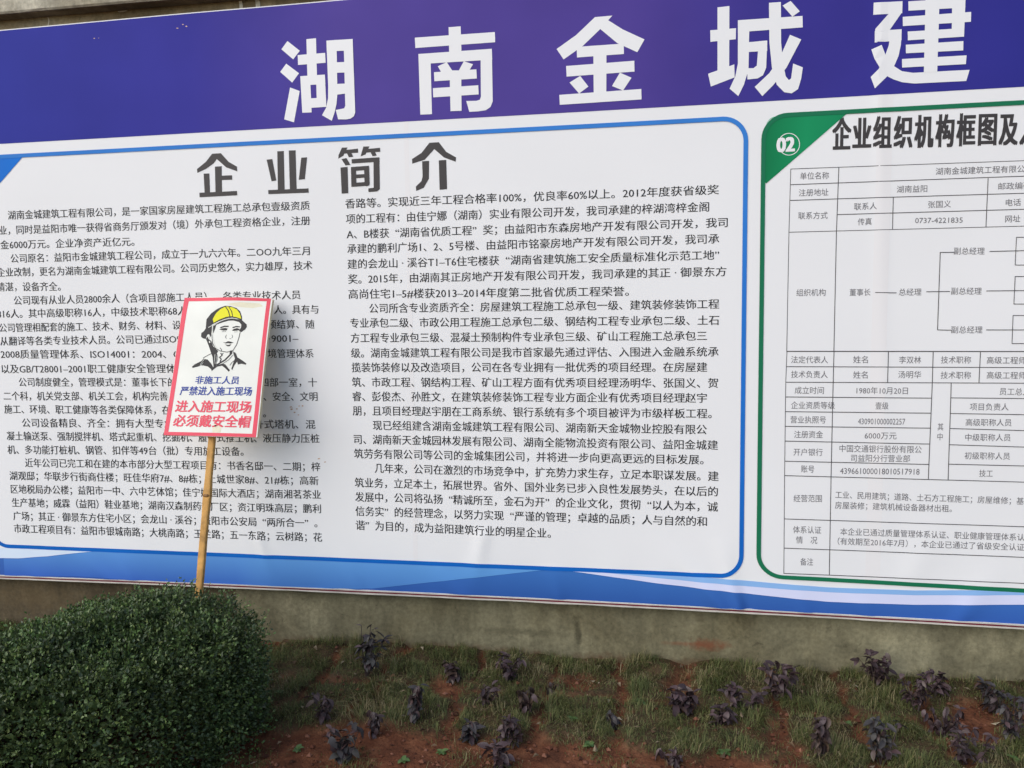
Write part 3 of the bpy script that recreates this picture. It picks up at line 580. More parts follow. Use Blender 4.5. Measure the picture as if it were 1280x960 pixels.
for (k, s, x0, y0, x1, y1) in [
 (X5, '单位名称', 210, 301, 318, 299), (X5, '湖南金城建筑工程有限公司', 718, 284, 1080, 273), (X5, '注册地址', 205, 364, 316, 361), (X5, '湖南益阳', 572, 351, 686, 348), (X5, '邮政编码', 952, 340, 1075, 336),
 (X5, '联系方式', 203, 450, 313, 448), (X5, '联系人', 412, 416, 497, 413), (X5, '张国义', 690, 408, 775, 405), (X5, '电话', 980, 401, 1037, 399), (X5, '传真', 426, 473, 478, 471), (X5, '网址', 978, 462, 1035, 460),
 (X5, '组织机构', 196, 738, 306, 737), (X5, '董事长', 396, 737, 474, 736), (X5, '总经理', 580, 736, 665, 735), (X5, '副总经理', 786, 582, 901, 582), (X5, '副总经理', 776, 732, 890, 732), (X5, '副总经理', 776, 877, 893, 877),
 (X6, '法定代表人', 157, 79, 280, 80), (X6, '姓名', 364, 79, 413, 79), (X6, '李双林', 517, 80, 590, 80), (X6, '技术职称', 656, 80, 756, 80), (X6, '高级工程师', 808, 81, 938, 82),
 (X6, '技术负责人', 157, 128, 279, 129), (X6, '姓名', 364, 130, 412, 130), (X6, '汤明华', 514, 129, 590, 129), (X6, '技术职称', 655, 131, 756, 131), (X6, '高级工程师', 808, 131, 938, 132),
 (X6, '成立时间', 169, 181, 266, 182), (X6, '1980年10月20日', 375, 182, 546, 183), (X6, '企业资质等级', 157, 231, 303, 232), (X6, '壹级', 438, 233, 481, 233), (X6, '营业执照号', 155, 279, 273, 280),
 (X6, '注册资金', 167, 328, 263, 329), (X6, '6000万元', 402, 332, 508, 333), (X6, '开户银行', 165, 387, 262, 388), (X6, '中国交通银行股份有限公', 318, 375, 592, 379), (X6, '司益阳分行营业部', 356, 407, 553, 409),
 (X6, '账号', 190, 443, 234, 444), (X6, '其', 645, 303, 664, 303), (X6, '中', 644, 336, 662, 336), (X6, '员工总人数', 851, 185, 980, 187),
 (X6, '项目负责人', 752, 236, 881, 237), (X6, '高级职称人员', 738, 288, 891, 289), (X6, '中级职称人员', 737, 338, 888, 339), (X6, '初级职称人员', 735, 399, 886, 401), (X6, '技工', 784, 458, 829, 459),
 (X6, '经营范围', 165, 541, 259, 542), (X6, '工业、民用建筑；道路、土石方工程施工；房屋维修；基础', 304, 529, 958, 552), (X6, '房屋装修；建筑机械设备器材出租。', 303, 564, 693, 576), (X6, '体系认证', 163, 645, 257, 647), (X6, '情　况', 173, 679, 244, 681),
 (X6, '本企业已通过质量管理体系认证、职业健康管理体系认证', 321, 652, 962, 673), (X6, '（有效期至2016年7月），本企业已通过了省级安全认证', 312, 684, 935, 705), (X6, '备注', 187, 752, 230, 753)]:
    ox, oy, sc = k; textmesh('table_entry', s, ox+x0/sc, oy+y0/sc, ox+x1/sc, oy+y1/sc, 25.5/sc if sc > 2.8 else 23/sc, -.004, mtab, p2)
for (k, s, x0, y0, x1, y1) in [(X5, '0737-4221835', 641, 467, 819, 465), (X6, '430901000002257', 380, 284, 537, 285), (X6, '439661000018010517918', 320, 449, 585, 452)]:
    ox, oy, sc = k; textmesh('table_entry', s, ox+x0/sc, oy+y0/sc-.0, ox+x1/sc, oy+y1/sc, 25/sc, -.002, mtab, p2)
# scuffs on the sheet
mscuff = mat('rust_scuff', srgb(200, 168, 140), .6, var=(80, .3))
polys = []
g = random.Random(12)
for (sx, sy_, n_) in ((372, 510, 7), (366, 517, 3), (400, 575, 3), (226, 33, 3), (120, 49, 2)):
    for k in range(n_):
        cx, cy_ = sx+g.uniform(-8, 8), sy_+g.uniform(-3, 3); r_ = g.uniform(.5, 1.7)
        polys.append([(cx+r_*math.cos(a)*g.uniform(.7, 1.5), cy_+r_*math.sin(a)*g.uniform(.4, .8)) for a in (0, 1, 2, 3, 4, 5)])
V, F = fill(polys, base=1.6, inc=.01); link('scuff_marks', mesh('scuff_marks', V, F), mscuff, banner)['kind'] = 'stuff'

# ---- frame behind the sheet
bframe = empty('frame'); bframe.parent = banner
mal = mat('white_frame_paint', srgb(196, 190, 180), .5, .4, bump=(30, .3, .002), var=(14, .2)); mmar = mat('maroon_trim', srgb(112, 38, 54), .45, .4, var=(20, .2))
def rail(name, fz, dz0, dz1, y0, y1, m_, wob=0.0, seed=1):
    X = np.arange(XL, XR, .05); V = []; F = []
    for i, x in enumerate(X):
        z = float(fz(x)); w0 = wob*noise.noise(Vector((x*6, seed, 0))); w1 = wob*noise.noise(Vector((x*9, seed+5, 0)))
        V += [(x, y0+w1, z+dz0+w0), (x, y0+w1, z+dz1), (x, y1, z+dz1), (x, y1, z+dz0+w0)]
    for i in range(len(X)-1):
        for k in range(4): a_, b_ = i*4+k, i*4+(k+1) % 4; F.append((a_, b_, b_+4, a_+4))
    F += [(0, 1, 2, 3), tuple(4*(len(X)-1)+k for k in (3, 2, 1, 0))]
    return link(name, mesh(name, V, F), m_, bframe)
def off(f, d): return lambda x: f(x)+d
rail('hem', zb, -.0045, .0, -.0035, .004, mal, .0012, 1)
o = rail('trim_strip', zb, -.0112, -.0045, -.002, .01, mmar, .001, 7)
rail('bottom_rail', zb, -.0185, -.0118, -.002, .05, mal, .0022, 3)
rail('bottom_rail', zb, -.008, .04, .012, .052, mal, 0, 3)
rail('top_rail', zt, -.03, -.001, .006, .052, mat('dark_trim', srgb(60, 56, 66), .5, .3), 0, 4)
for x_, nm in ((XL, 'side_rail'), (XR-.03, 'side_rail')):
    z0, z1 = float(zb(x_))-.01, float(zt(x_)); v, f = box(x_, x_+.03, .006, .052, z0, z1); link(nm, mesh(nm, v, f), mal, bframe)

# ------------------------------------------------------------------ warning placard on its pole
PC = at(273, 459, -.165); yaw, lean = math.radians(3), math.radians(17)
PN = Vector((math.sin(yaw)*math.cos(lean), -math.cos(yaw)*math.cos(lean), math.sin(lean)))
PX_ = Vector((math.cos(yaw), math.sin(yaw), 0)); PZ_ = PN.cross(PX_) * -1
if PZ_.z < 0: PZ_ = -PZ_
def pto(x, y):
    d = ray(x, y); p = CAM+d*((PC-CAM).dot(PN)/d.dot(PN)) - PC; return p.dot(PX_), p.dot(PZ_)
def warp(u, v):
    "the thin sheet is a little bowed and lifts at its top edge"
    return .0045*np.cos(u*7)+.006*np.exp(-((v-.32)/.05)**2)*np.sin(u*16+.6)+.002*np.sin(v*9+u*4)
def pput(pts, layer):
    pts = np.asarray(pts, float); d = warp(pts[:, 0], pts[:, 1])+.0005*layer
    return np.array(PC)[None]+pts[:, :1]*np.array(PX_)+pts[:, 1:2]*np.array(PZ_)+d[:, None]*np.array(PN)
plac = empty('warning_placard', on_ground(240, 800)); plac.location = (0, 0, 0)
tag(plac, 'red bordered warning placard with a yellow helmeted worker, on a wooden pole before the banner', 'sign')
mcream = mat('cream_board', srgb(230, 230, 220), .5, .35, var=(9, .04)); mred = mat('red_print', srgb(226, 66, 88), .45, .35, var=(12, .05))
mwood_edge = mat('raw_board_edge', srgb(222, 208, 172), .7, .2, var=(40, .15))
outer = [(230.8, 372.2), (260, 371.4), (290, 373.2), (318, 371.6), (340.3, 373.6), (331.5, 450), (321.3, 546.8), (262, 545.6), (204.8, 544.0), (217, 460)]
V, F = fill([outer], step=.03, base=0, to=pto, put=pput)
# give the board its thickness
bm = bmesh.new(); vs = [bm.verts.new(v) for v in V]
for f in F: bm.faces.new([vs[i] for i in f])
bmesh.ops.recalc_face_normals(bm, faces=bm.faces[:])
if sum((f.normal.dot(PN) for f in bm.faces)) < 0: bmesh.ops.reverse_faces(bm, faces=bm.faces[:])
ret = bmesh.ops.extrude_face_region(bm, geom=bm.faces[:]); TH = .017
ex = [g_ for g_ in ret['geom'] if isinstance(g_, bmesh.types.BMVert)]
bmesh.ops.translate(bm, verts=ex, vec=PN*-TH)
bmesh.ops.recalc_face_normals(bm, faces=bm.faces[:])
me = bpy.data.meshes.new('board'); bm.to_mesh(me); bm.free(); board = link('board', me, mwood_edge, plac)
V, F = fill([outer], step=.03, base=1, to=pto, put=pput); link('board_face', mesh('board_face', V, F, True), mcream, board)
oi = [(230.8,372.2), (338.6,373.0), (320.0,546.6), (204.8,544.0)]; ii = [(236.1,376.6), (333.4,376.6), (315.2,542.2), (210.8,539.9)]
def seglerp(a, b_, n_): return [(a[0]+(b_[0]-a[0])*k/n_, a[1]+(b_[1]-a[1])*k/n_) for k in range(n_)]
rb = []
for k in range(4):
    a_, b_, c_, d_ = oi[k], oi[(k+1) % 4], ii[(k+1) % 4], ii[k]
    sa = seglerp(a_, b_, 8)+[b_]; sb = seglerp(d_, c_, 8)+[c_]
    for j in range(8): rb.append([sa[j], sa[j+1], sb[j+1], sb[j]])
V, F = fill(rb, step=.05, base=2, inc=0, to=pto, put=pput); link('red_border', mesh('red_border', V, F), mred, board)
# portrait of a worker in a yellow hard hat, line print
FK = (220, 370, 9.6)
mblk = mat('black_print', srgb(38, 36, 36), .5, .3); myel = mat('yellow_print', srgb(232, 226, 52), .5, .15)
black = [
 [(375,285),(430,215),(497,165),(550,140),(600,124),(665,128),(735,150),(778,190),(800,255),(800,300),(740,275),(680,265),(600,280),(520,310),(440,350),(365,400)],
 [(600,290),(680,275),(760,285),(805,300),(855,345),(858,375),(838,405),(790,440),(763,425),(790,380),(790,345),(765,318),(700,300),(640,302),(560,325),(490,352),(480,335)],
 [(360,400),(440,350),(440,420),(432,470),(425,500),(405,462),(385,470),(375,490),(365,520),(330,512),(308,490),(312,450),(345,425)],
 [(455,365),(495,348),(475,410),(455,455)],
 [(368,520),(385,490),(400,520),(432,545),(455,610),(515,665),(500,690),(490,850),(458,862),(448,740),(430,690),(400,600)],
 [(655,660),(690,655),(680,700),(600,780),(500,838),(480,830),(590,765),(650,705)],
 [(535,382),(590,362),(640,362),(642,378),(595,377),(545,393)], [(528,405),(560,395),(600,388),(630,396),(618,418),(580,421),(548,413)],
 [(684,380),(730,364),(780,370),(776,382),(730,380),(690,392)], [(680,418),(702,400),(740,390),(774,400),(765,416),(735,421),(700,424)],
 [(572,562),(602,563),(632,547),(660,551),(702,565),(660,576),(632,571),(605,575)], [(596,585),(632,592),(675,583),(652,608),(625,608)],
 [(692,668),(725,690),(745,740),(800,775),(850,812),(845,828),(790,816),(750,826),(740,790),(705,840),(682,890),(670,880),(695,805),(715,752),(700,712)],
 [(195,850),(230,822),(315,780),(345,745),(330,800),(285,845),(205,865)], [(345,760),(385,765),(430,815),(450,850),(440,900),(425,880),(390,850),(340,838),(310,835),(335,800)],
 [(440,862),(500,835),(565,813),(600,825),(655,895),(640,912),(595,868),(560,840),(500,852),(455,887),(432,907)]]
for pl, w_ in (([(440,470),(447,570),(480,630),(540,665),(620,678),(690,662),(735,590),(765,500),(778,440)], 8), ([(335,745),(400,710),(445,690)], 7), ([(560,435),(610,432)], 4), ([(705,437),(750,434)], 3), ([(615,470),(603,500),(614,516)], 5), ([(652,514),(672,520)], 5), ([(680,470),(690,495),(678,508)], 5),
               ([(540,628),(556,650),(548,668)], 8), ([(545,690),(562,715),(530,742),(552,762),(535,795)], 12), ([(575,690),(548,725)], 7), ([(500,700),(510,740),(500,790)], 5), ([(690,715),(640,770),(570,815)], 6), ([(720,770),(680,800),(655,835)], 6), ([(300,835),(350,770)], 4)):
    black += stroke(pl, w_)
V, F = fill(crop(black, *FK), step=.05, base=2, inc=.02, to=pto, put=pput); pr = link('portrait_print', mesh('portrait_print', V, F), mblk, board)
yel = [[(497,208),(545,165),(600,137),(632,184),(652,250),(600,262),(530,290),(462,328),(452,285),(470,250)], [(612,134),(640,134),(672,190),(686,250),(662,250),(645,184)], [(652,140),(690,144),(740,168),(775,215),(792,280),(740,262),(696,254),(684,190)]]
V, F = fill(crop(yel, *FK), step=.05, base=4, inc=.02, to=pto, put=pput); link('hat_colour', mesh('hat_colour', V, F), myel, pr)
wh = stroke([(400,384),(480,342),(560,302),(640,274),(705,274)], 6)+[[(385,492),(396,478),(410,492),(408,515),(397,522),(404,500)], [(408,548),(420,546),(424,562),(414,570),(406,562)]]+stroke([(448,380),(444,440),(452,520),(470,590),(500,640)], 5)+stroke([(478,705),(474,770),(480,820)], 5)+stroke([(300,830),(325,790),(350,760)], 4)
V, F = fill(crop(wh, *FK), step=.05, base=5, inc=.02, to=pto, put=pput); link('portrait_highlights', mesh('portrait_highlights', V, F), mcream, pr)['kind'] = 'stuff'
mbl = mat('blue_print', srgb(36, 62, 150), .5, .3)
PK = (200, 460, 9.6)
for (s, x0, y0, x1, y1, h, m_, of) in [('非施工人员', 432, 147, 955, 152, 88, mbl, .022), ('严禁进入施工现场', 246, 276, 1105, 284, 100, mbl, .022), ('进入施工现场', 192, 462, 1096, 472, 132, mred, .030), ('必须戴安全帽', 168, 634, 1083, 650, 134, mred, .030)]:
    ox, oy, sc = PK; textmesh('placard_text', s, ox+x0/sc, oy+y0/sc, ox+x1/sc, oy+y1/sc, h/sc, of, m_, board, to=pto, put=pput, layer=3, res=3, lean=(.17, 1.0))
# stains on the board
V, F = fill([[(285,380.5),(300,378.5),(325,379.5),(329,383),(316,385.5),(296,384)], [(266,533),(271,528),(277,534),(276,541),(266,540.5)]], base=1.6, step=.03, to=pto, put=pput)
link('water_stain', mesh('water_stain', V, F), mat('water_stain', srgb(226, 219, 190), .6, var=(60, .06)), board)['kind'] = 'stuff'
# split bamboo pole: follows the back of the board, then down into the ground
mpole = mat('weathered_wood_pole', srgb(186, 140, 74), .6, .3, bump=(40, .5, .002), var=(25, .4))
def pln(x, y, back):
    d = ray(x, y); t_ = (PC-PN*back-CAM).dot(PN)/d.dot(PN); return CAM+d*t_
pa = pln(291, 385, TH+.017); pb = pln(265.5, 547, TH+.017); pdir = (pb-pa).normalized()
q2 = pln(248, 746, TH+.017); gz = -.08; tt = (gz-q2.z)/(q2-pb).normalized().z; q3 = q2+(q2-pb).normalized()*tt
path = [pa]+[pa.lerp(pb, k/6) for k in range(1, 7)]+[pb.lerp(q2, k/8) for k in range(1, 9)]+[q2.lerp(q3, k/5) for k in range(1, 6)]
V = []; F = []; NS = 10
for i, p in enumerate(path):
    d = (path[min(i+1, len(path)-1)]-path[max(i-1, 0)]).normalized(); e1 = d.cross(Vector((0, 1, 0))).normalized(); e2 = d.cross(e1)
    rr = .0160*(1+.09*noise.noise(Vector((i*.7, 2, 1)))+(.16 if i in (9, 16) else 0))
    for k in range(NS):
        a = 6.2832*k/NS; flat = .75 if math.sin(a) > 0 else 1; sq = lambda q: math.copysign(abs(q)**.45, q); V.append(p+e1*rr*.92*sq(math.cos(a))+e2*rr*.75*flat*sq(math.sin(a))+e1*.003*noise.noise(p*9))
for i in range(len(path)-1):
    for k in range(NS): a_, b_ = i*NS+k, i*NS+(k+1) % NS; F.append((a_, b_, b_+NS, a_+NS))
F += [tuple(range(NS))[::-1], tuple(range(len(V)-NS, len(V)))]
link('pole', mesh('pole', V, F), mpole, plac)
for i in (9, 15):
    p = path[i]; d = pdir; e1 = d.cross(Vector((0, 1, 0))).normalized(); e2 = d.cross(e1); V = []; F = []
    for j, (o_, r_) in enumerate(((-.006, .0160), (-.002, .0182), (.002, .0182), (.006, .0160))):
        for k in range(NS): a = 6.2832*k/NS; V.append(p+d*o_+e1*r_*math.cos(a)+e2*r_*.85*math.sin(a))
    for j in range(3):
        for k in range(NS): a_, b_ = j*NS+k, j*NS+(k+1) % NS; F.append((a_, b_, b_+NS, a_+NS))
    link('pole_node', mesh('pole_node', V, F), mat('pole_node', srgb(128, 90, 42), .6), plac)
# two nails through the board
for (x_, y_) in ((287, 392), (269, 532)):
    p = pln(x_, y_, -.006); v, f = box(-.0025, .0025, -.002, .004, -.0025, .0025); link('nail', mesh('nail', [Vector(q)+p for q in v], f), mat('nail_steel', srgb(90, 86, 80), .4), plac)

# ------------------------------------------------------------------ clipped bush
def at_y(px, py, Y): return at(px, py, Y)
BY = -1.02
rgt = at(252, 820, BY).x; tp = at(240, 768, BY+.16).z
ba, bb = .60, .46; bx = rgt-ba+.02; bcz = .12; bc_ = tp-bcz
bush = empty('clipped_bush', (bx, BY, 0))
tag(bush, 'rounded clipped evergreen bush with small dark green leaves at the foot of the placard pole', 'bush')
def bush_surf(th, ph):
    c1, s1_, c2, s2_ = np.cos(th), np.sin(th), np.cos(ph), np.sin(ph); ee = 1/1.55
    sg_ = lambda v: np.sign(v)*np.abs(v)**ee
    x_ = ba*sg_(c2)*sg_(c1); y_ = bb*sg_(c2)*sg_(s1_); z_ = bc_*sg_(s2_)
    return x_, y_, z_
g = np.random.default_rng(3)
def bush_points(n_, depth):
    # directions spread over the area
    q = g.normal(size=(n_*2, 3)); q /= np.linalg.norm(q, axis=1)[:, None]; q = q[q[:, 2] > -.45][:n_]
    nn = 5.0; R = (np.abs(q[:, 0]/ba)**nn+np.abs(q[:, 1]/bb)**nn+np.abs(q[:, 2]/bc_)**nn)**(-1/nn); S = q*R[:, None]
    N = np.stack([np.sign(S[:, 0])*np.abs(S[:, 0]/ba)**(nn-1)/ba, np.sign(S[:, 1])*np.abs(S[:, 1]/bb)**(nn-1)/bb, np.sign(S[:, 2])*np.abs(S[:, 2]/bc_)**(nn-1)/bc_], 1); N /= np.linalg.norm(N, axis=1)[:, None]
    lump = np.array([noise.noise(Vector(p)*4.2)*.034+noise.noise(Vector(p)*11+Vector((3, 3, 3)))*.028 for p in S])
    S = S+N*(lump-depth(len(S)))[:, None]
    t_ = np.clip((-S[:, 0]/ba+.12)/1.12, 0, 1); S[:, 2] *= 1-.84*t_**1.15; S[:, 0] += .36*np.minimum(S[:, 1], .1)
    S[:, 2] += bcz
    return S, N
def leaves(S, N, L0, L1, spread, seed):
    r_ = np.random.default_rng(seed); n_ = len(S)
    d = N*.9+r_.normal(size=(n_, 3))*spread+np.array([0, 0, .25]); d /= np.linalg.norm(d, axis=1)[:, None]
    s = np.cross(d, r_.normal(size=(n_, 3))); s /= np.linalg.norm(s, axis=1)[:, None]; nn = np.cross(s, d)
    L = r_.uniform(L0, L1, n_)[:, None]; W = L*r_.uniform(.26, .36, n_)[:, None]
    V = np.stack([S, S+d*L*.5+s*W+nn*W*.35, S+d*L-nn*L*.12, S+d*L*.5-s*W+nn*W*.35], 1).reshape(-1, 3)
    k = np.arange(n_)*4; F = np.concatenate([np.stack([k, k+1, k+2], 1), np.stack([k, k+2, k+3], 1)])
    return V, F
Sh, Nh = bush_points(15000, lambda n_: np.abs(g.normal(size=n_))*.028-.012)
NL = 9; off_ = g.normal(size=(len(Sh), NL, 3))*.008; off_ += Nh[:, None]*(np.linspace(-.02, .012, NL)[None, :, None])
S = (Sh[:, None]+off_).reshape(-1, 3); N = np.repeat(Nh, NL, 0)
keep = S[:, 2] > .01; S, N = S[keep], N[keep]
V, F = leaves(S, N, .008, .0165, .75, 5)
mbush = leafmat('bush_leaf', [(0, (.034, .054, .020, 1)), (.4, (.060, .094, .032, 1)), (.75, (.09, .13, .042, 1)), (.94, (.12, .17, .05, 1)), (1, (.19, .22, .08, 1))], .42, .45, transl=.12)
o = link('foliage', mesh_np('foliage', V, F), mbush, bush); o['kind'] = 'stuff'
n = mbush.node_tree.nodes; l = mbush.node_tree.links; rp = [q for q in n if q.type == 'VALTORGB'][0]
tcb = n.new('ShaderNodeTexCoord'); tb = n.new('ShaderNodeTexNoise'); tb.inputs['Scale'].default_value = 8; tb.inputs['Detail'].default_value = 3; l.new(tcb.outputs['Object'], tb.inputs['Vector'])
mb2 = n.new('ShaderNodeMapRange'); mb2.inputs[1].default_value = .3; mb2.inputs[2].default_value = .7; mb2.inputs[3].default_value = .68; mb2.inputs[4].default_value = 1.35; l.new(tb.outputs[0], mb2.inputs[0])
xb = n.new('ShaderNodeMix'); xb.data_type = 'RGBA'; xb.blend_type = 'MULTIPLY'; xb.inputs[0].default_value = 1; l.new(rp.outputs[0], xb.inputs[6]); l.new(mb2.outputs[0], xb.inputs[7])
for lk in list(rp.outputs[0].links):
    if lk.to_node != xb: l.new(xb.outputs[2], lk.to_socket)
# fresh shoots standing off the clipped surface
Sh2, Nh2 = bush_points(1500, lambda n_: -.012-np.abs(g.normal(size=n_))*.012)
off_ = np.repeat(Nh2[:, None], 6, 1)*np.linspace(-.012, .02, 6)[None, :, None]+g.normal(size=(len(Sh2), 6, 3))*.004; S = (Sh2[:, None]+off_).reshape(-1, 3); N = np.repeat(Nh2, 6, 0)
V, F = leaves(S, N, .008, .015, .8, 6)
mshoot = leafmat('young_leaf', [(0, (.07, .13, .035, 1)), (.8, (.12, .19, .055, 1)), (1, (.21, .26, .09, 1))], .45, .4, transl=.15)
o = link('young_shoots', mesh_np('young_shoots', V, F), mshoot, bush); o['kind'] = 'stuff'
for par_o in bush.children: par_o.location = (0, 0, 0)
# shaded twiggy core and branches
V = []; F = []
for i in range(70):
    q = Vector((g.normal(), g.normal(), abs(g.normal())+.3)).normalized(); e_ = Vector((q.x*ba*.86, q.y*bb*.86, bcz+q.z*bc_*.72)); b0 = Vector((g.normal()*.03, g.normal()*.03, -.05)); mid = (b0+e_)*.5+Vector((g.normal(), g.normal(), g.normal()))*.04
    pts = [b0, b0.lerp(mid, .6), mid, mid.lerp(e_, .6), e_]; k0 = len(V)
    for j, p in enumerate(pts):
        r_ = .009*(1-j/5.5)
        for k in range(4): a = 1.5708*k; V.append((p.x+r_*math.cos(a), p.y+r_*math.sin(a), p.z+r_*.3*math.cos(a)))
    for j in range(4):
        for k in range(4): a_, b_ = k0+j*4+k, k0+j*4+(k+1) % 4; F.append((a_, b_, b_+4, a_+4))
o = link('branches', mesh('branches', V, F), mat('twig_bark', (.05, .035, .022, 1), .9), bush); o['kind'] = 'stuff'
Si, Ni = bush_points(24000, lambda n_: .035+g.random(n_)*.10)
V, F = leaves(Si[Si[:, 2] > .01], Ni[Si[:, 2] > .01], .018, .034, .8, 9)
o = link('inner_foliage', mesh_np('inner_foliage', V, F), mbush, bush); o['kind'] = 'stuff'

# ------------------------------------------------------------------ purple leaved seedlings
mpl = leafmat('purple_leaf', [(0, (.024, .014, .015, 1)), (.5, (.048, .028, .031, 1)), (.85, (.08, .048, .05, 1)), (1, (.085, .06, .05, 1))], .5, .4, objinfo=True)
mst = mat('purple_stem', (.045, .028, .026, 1), .8)
mpl2 = leafmat('bronze_leaf', [(0, (.028, .016, .013, 1)), (.6, (.06, .036, .028, 1)), (1, (.11, .075, .05, 1))], .55, .35, objinfo=True)
mpl3 = leafmat('dusty_leaf', [(0, (.022, .020, .022, 1)), (.6, (.045, .040, .042, 1)), (1, (.085, .08, .07, 1))], .6, .3, objinfo=True)
def leafmesh(L, W, curl, fold, lm=None):
    V = []; n_ = 5
    for i in range(n_+1):
        t_ = i/n_; w_ = W*math.sin(math.pi*min(1, t_*.92+.06))**.8; z = -curl*L*t_*t_; y = L*t_
        V += [(-w_, y, z+fold*w_), (0, y, z), (w_, y, z+fold*w_)]
    F = []
    for i in range(n_):
        a_ = 3*i; F += [(a_, a_+1, a_+4, a_+3), (a_+1, a_+2, a_+5, a_+4)]
    me = mesh('leaf', V, F, True); me.materials.append(lm or mpl); return me
LMS = [[leafmesh(.042, .011, .35, .35, q), leafmesh(.036, .012, .7, .2, q), leafmesh(.048, .010, .15, .6, q), leafmesh(.030, .009, .9, .8, q)] for q in (mpl, mpl2, mpl3)]
def seedling(px, py, hpx, wpx, wilt, label, seed):
    g = random.Random(seed); LM = LMS[g.choice((0, 0, 1, 2))]+LMS[0][:2]; lsc = g.uniform(.75, 1.25); p = on_ground(px, py); z0 = gh(p.x, p.y); dist = (p-CAM).length; Hh = hpx/1000*dist*1.05; Wd = wpx/1000*dist*.72
    root = empty('purple_seedling', (p.x, p.y, z0-.005)); tag(root, label, 'seedling', 'purple leaved seedlings planted along the wall')
    V = []; F = []; tips = []
    def tube(a, b_, r0, r1, bend):
        k0 = len(V); N_ = 5
        for j in range(N_+1):
            t_ = j/N_; q = a.lerp(b_, t_)+bend*math.sin(math.pi*t_); r_ = r0+(r1-r0)*t_
            for k in range(5): an = 1.2566*k; V.append((q.x+r_*math.cos(an), q.y+r_*math.sin(an), q.z))
            if t_ > .3: tips.append((q.copy(), (b_-a).normalized(), t_))
        for j in range(N_):
            for k in range(5): a_, b2 = k0+j*5+k, k0+j*5+(k+1) % 5; F.append((a_, b2, b2+5, a_+5))
    ns = g.choice((5, 6, 7))
    for k in range(ns):
        a = g.uniform(0, 6.28); r_ = Wd*g.uniform(.25, .95)*(0.4+.6*k/ns); hh = Hh*g.uniform(.62, .95)
        e_ = Vector((r_*math.cos(a), r_*.6*math.sin(a), hh)); bend = Vector((g.uniform(-.01, .01), g.uniform(-.01, .01), .0))
        tube(Vector((g.uniform(-.006, .006), g.uniform(-.006, .006), -.01)), e_, .0028, .0012, bend)
    link('stem', mesh('stem', V, F), mst, root)
    n_ = int(38+Hh*Wd*5000)
    for i in range(min(n_, 110)):
        q, d, t_ = g.choice(tips); o = bpy.data.objects.new('leaf', g.choice(LM)); C.objects.link(o); o.parent = root
        o.location = q+Vector((g.uniform(-.006, .006), g.uniform(-.006, .006), g.uniform(-.008, .008)))
        pit = g.uniform(-1.35, -.5) if wilt > .6 and g.random() < wilt else g.uniform(-.7, .8)
        o.rotation_euler = (pit, g.uniform(-.6, .6), g.uniform(0, 6.28)); s = g.uniform(.5, 1.0)*lsc; o.scale = (s, s, s)
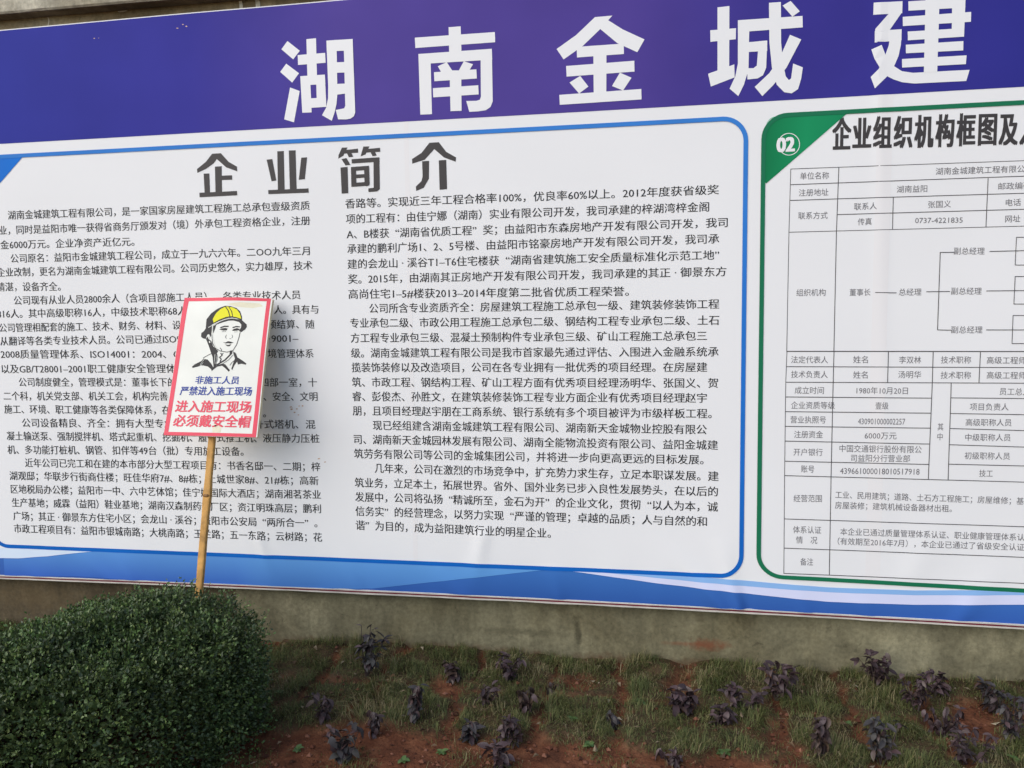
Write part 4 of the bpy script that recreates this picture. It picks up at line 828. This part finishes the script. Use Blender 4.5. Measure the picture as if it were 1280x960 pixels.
SEED = [
 (458, 848, 64, 52, .3, 'tall dark purple seedling against the wall under the gap between the columns'),
 (518, 905, 44, 40, .8, 'purple seedling with a dense drooping head just in front of the tall one'),
 (466, 918, 32, 26, .8, 'small wilted purple seedling in bare soil left of the dense drooping headed one'),
 (403, 905, 34, 40, .5, 'low greyish purple seedling standing just right of the clipped bush'),
 (430, 948, 44, 40, .5, 'purple seedling at the bottom of view, just right of the clipped bush'),
 (566, 850, 22, 30, .4, 'tiny purple seedling in turf close to the wall, right of the tall one'),
 (640, 848, 24, 44, .6, 'low spreading purple seedling in the turf row nearest the wall below the second text column'),
 (611, 886, 28, 34, .6, 'small purple seedling on turf just left of the black drooping one'),
 (657, 894, 34, 30, .95, 'black wilted seedling with all its leaves hanging down'),
 (640, 928, 38, 22, .2, 'narrow upright purple seedling at the front edge of the turf'),
 (586, 922, 22, 22, .5, 'tiny purple seedling where the turf meets the bare soil'),
 (624, 955, 28, 24, .4, 'dark seedling alone in the bare red soil at the bottom of view'),
 (690, 862, 18, 12, .9, 'thin withered single stem seedling in the turf gap'),
 (968, 874, 56, 52, .3, 'tallest leafy purple seedling against the wall below the green bordered notice'),
 (932, 892, 34, 42, .6, 'spreading purple seedling at the left foot of the tallest leafy one'),
 (856, 892, 28, 36, .6, 'purple seedling growing in the soil gap right of the red wall stain'),
 (902, 905, 16, 24, .6, 'very small dark seedling on turf between two spreading ones'),
 (1098, 856, 34, 46, .3, 'arching brown purple seedling beside the wall with pale soil under it'),
 (1146, 888, 44, 54, .6, 'broad purple seedling in front of the arching one by the wall'),
 (1178, 912, 34, 44, .8, 'drooping purple seedling overlapping the broad one on its near side'),
 (1028, 948, 46, 44, .7, 'round dark seedling in the front row below the tallest leafy one'),
 (1100, 950, 54, 46, .5, 'dense blackish seedling standing upright in the front row'),
 (1206, 950, 44, 50, .6, 'wide dark seedling in the front row below the drooping one'),
 (1246, 888, 34, 36, .5, 'purple seedling in the red soil gap near the right edge of view'),
 (1266, 930, 50, 40, .5, 'large dark purple seedling cut by the right edge of view'),
 (766, 905, 16, 16, .7, 'tiny withered seedling in the soil gap between turf pieces'),
 (1172, 868, 22, 24, .5, 'small purple seedling tucked behind the broad one'),
 (838, 950, 22, 34, .8, 'flattened withered seedling lying on bare red soil')]
for i, a in enumerate(SEED): seedling(*a, seed=40+i)
# low green weeds
mw = leafmat('weed_leaf', [(0, (.04, .09, .02, 1)), (1, (.09, .15, .04, 1))], .5, .4, objinfo=True)
def weedleaf():
    me = leafmesh(.022, .008, .4, .3); me = me.copy(); me.materials.clear(); me.materials.append(mw); return me
WL = weedleaf()
for i, (px, py, lab) in enumerate([(350, 868, 'little green weed rosette on soil beside the bush'), (716, 902, 'green weed rosette on the turf below the second text column'), (738, 932, 'small green weed at the front edge of the turf'), (504, 950, 'green weed rosette in bare soil near the bottom of view'), (1268, 952, 'small green weed in the bottom right corner'), (372, 936, 'green weed beside the seedling next to the bush'), (552, 938, 'green weed between two seedlings at the turf edge'), (800, 880, 'green weed on the turf right of the dark wall scuff'), (905, 940, 'green weed near the front edge below the red wall stain'), (1060, 900, 'green weed on the turf left of the broad seedling')]):
    g = random.Random(90+i); p = on_ground(px, py); r0 = empty('green_weed', (p.x, p.y, gh(p.x, p.y)+.004)); tag(r0, lab, 'weed', 'green weeds in the turf')
    for k in range(9):
        o = bpy.data.objects.new('leaf', WL); C.objects.link(o); o.parent = r0; o.rotation_euler = (g.uniform(.1, .7), 0, k*.7+g.uniform(-.2, .2)); s = g.uniform(.7, 1.2); o.scale = (s, s, s)
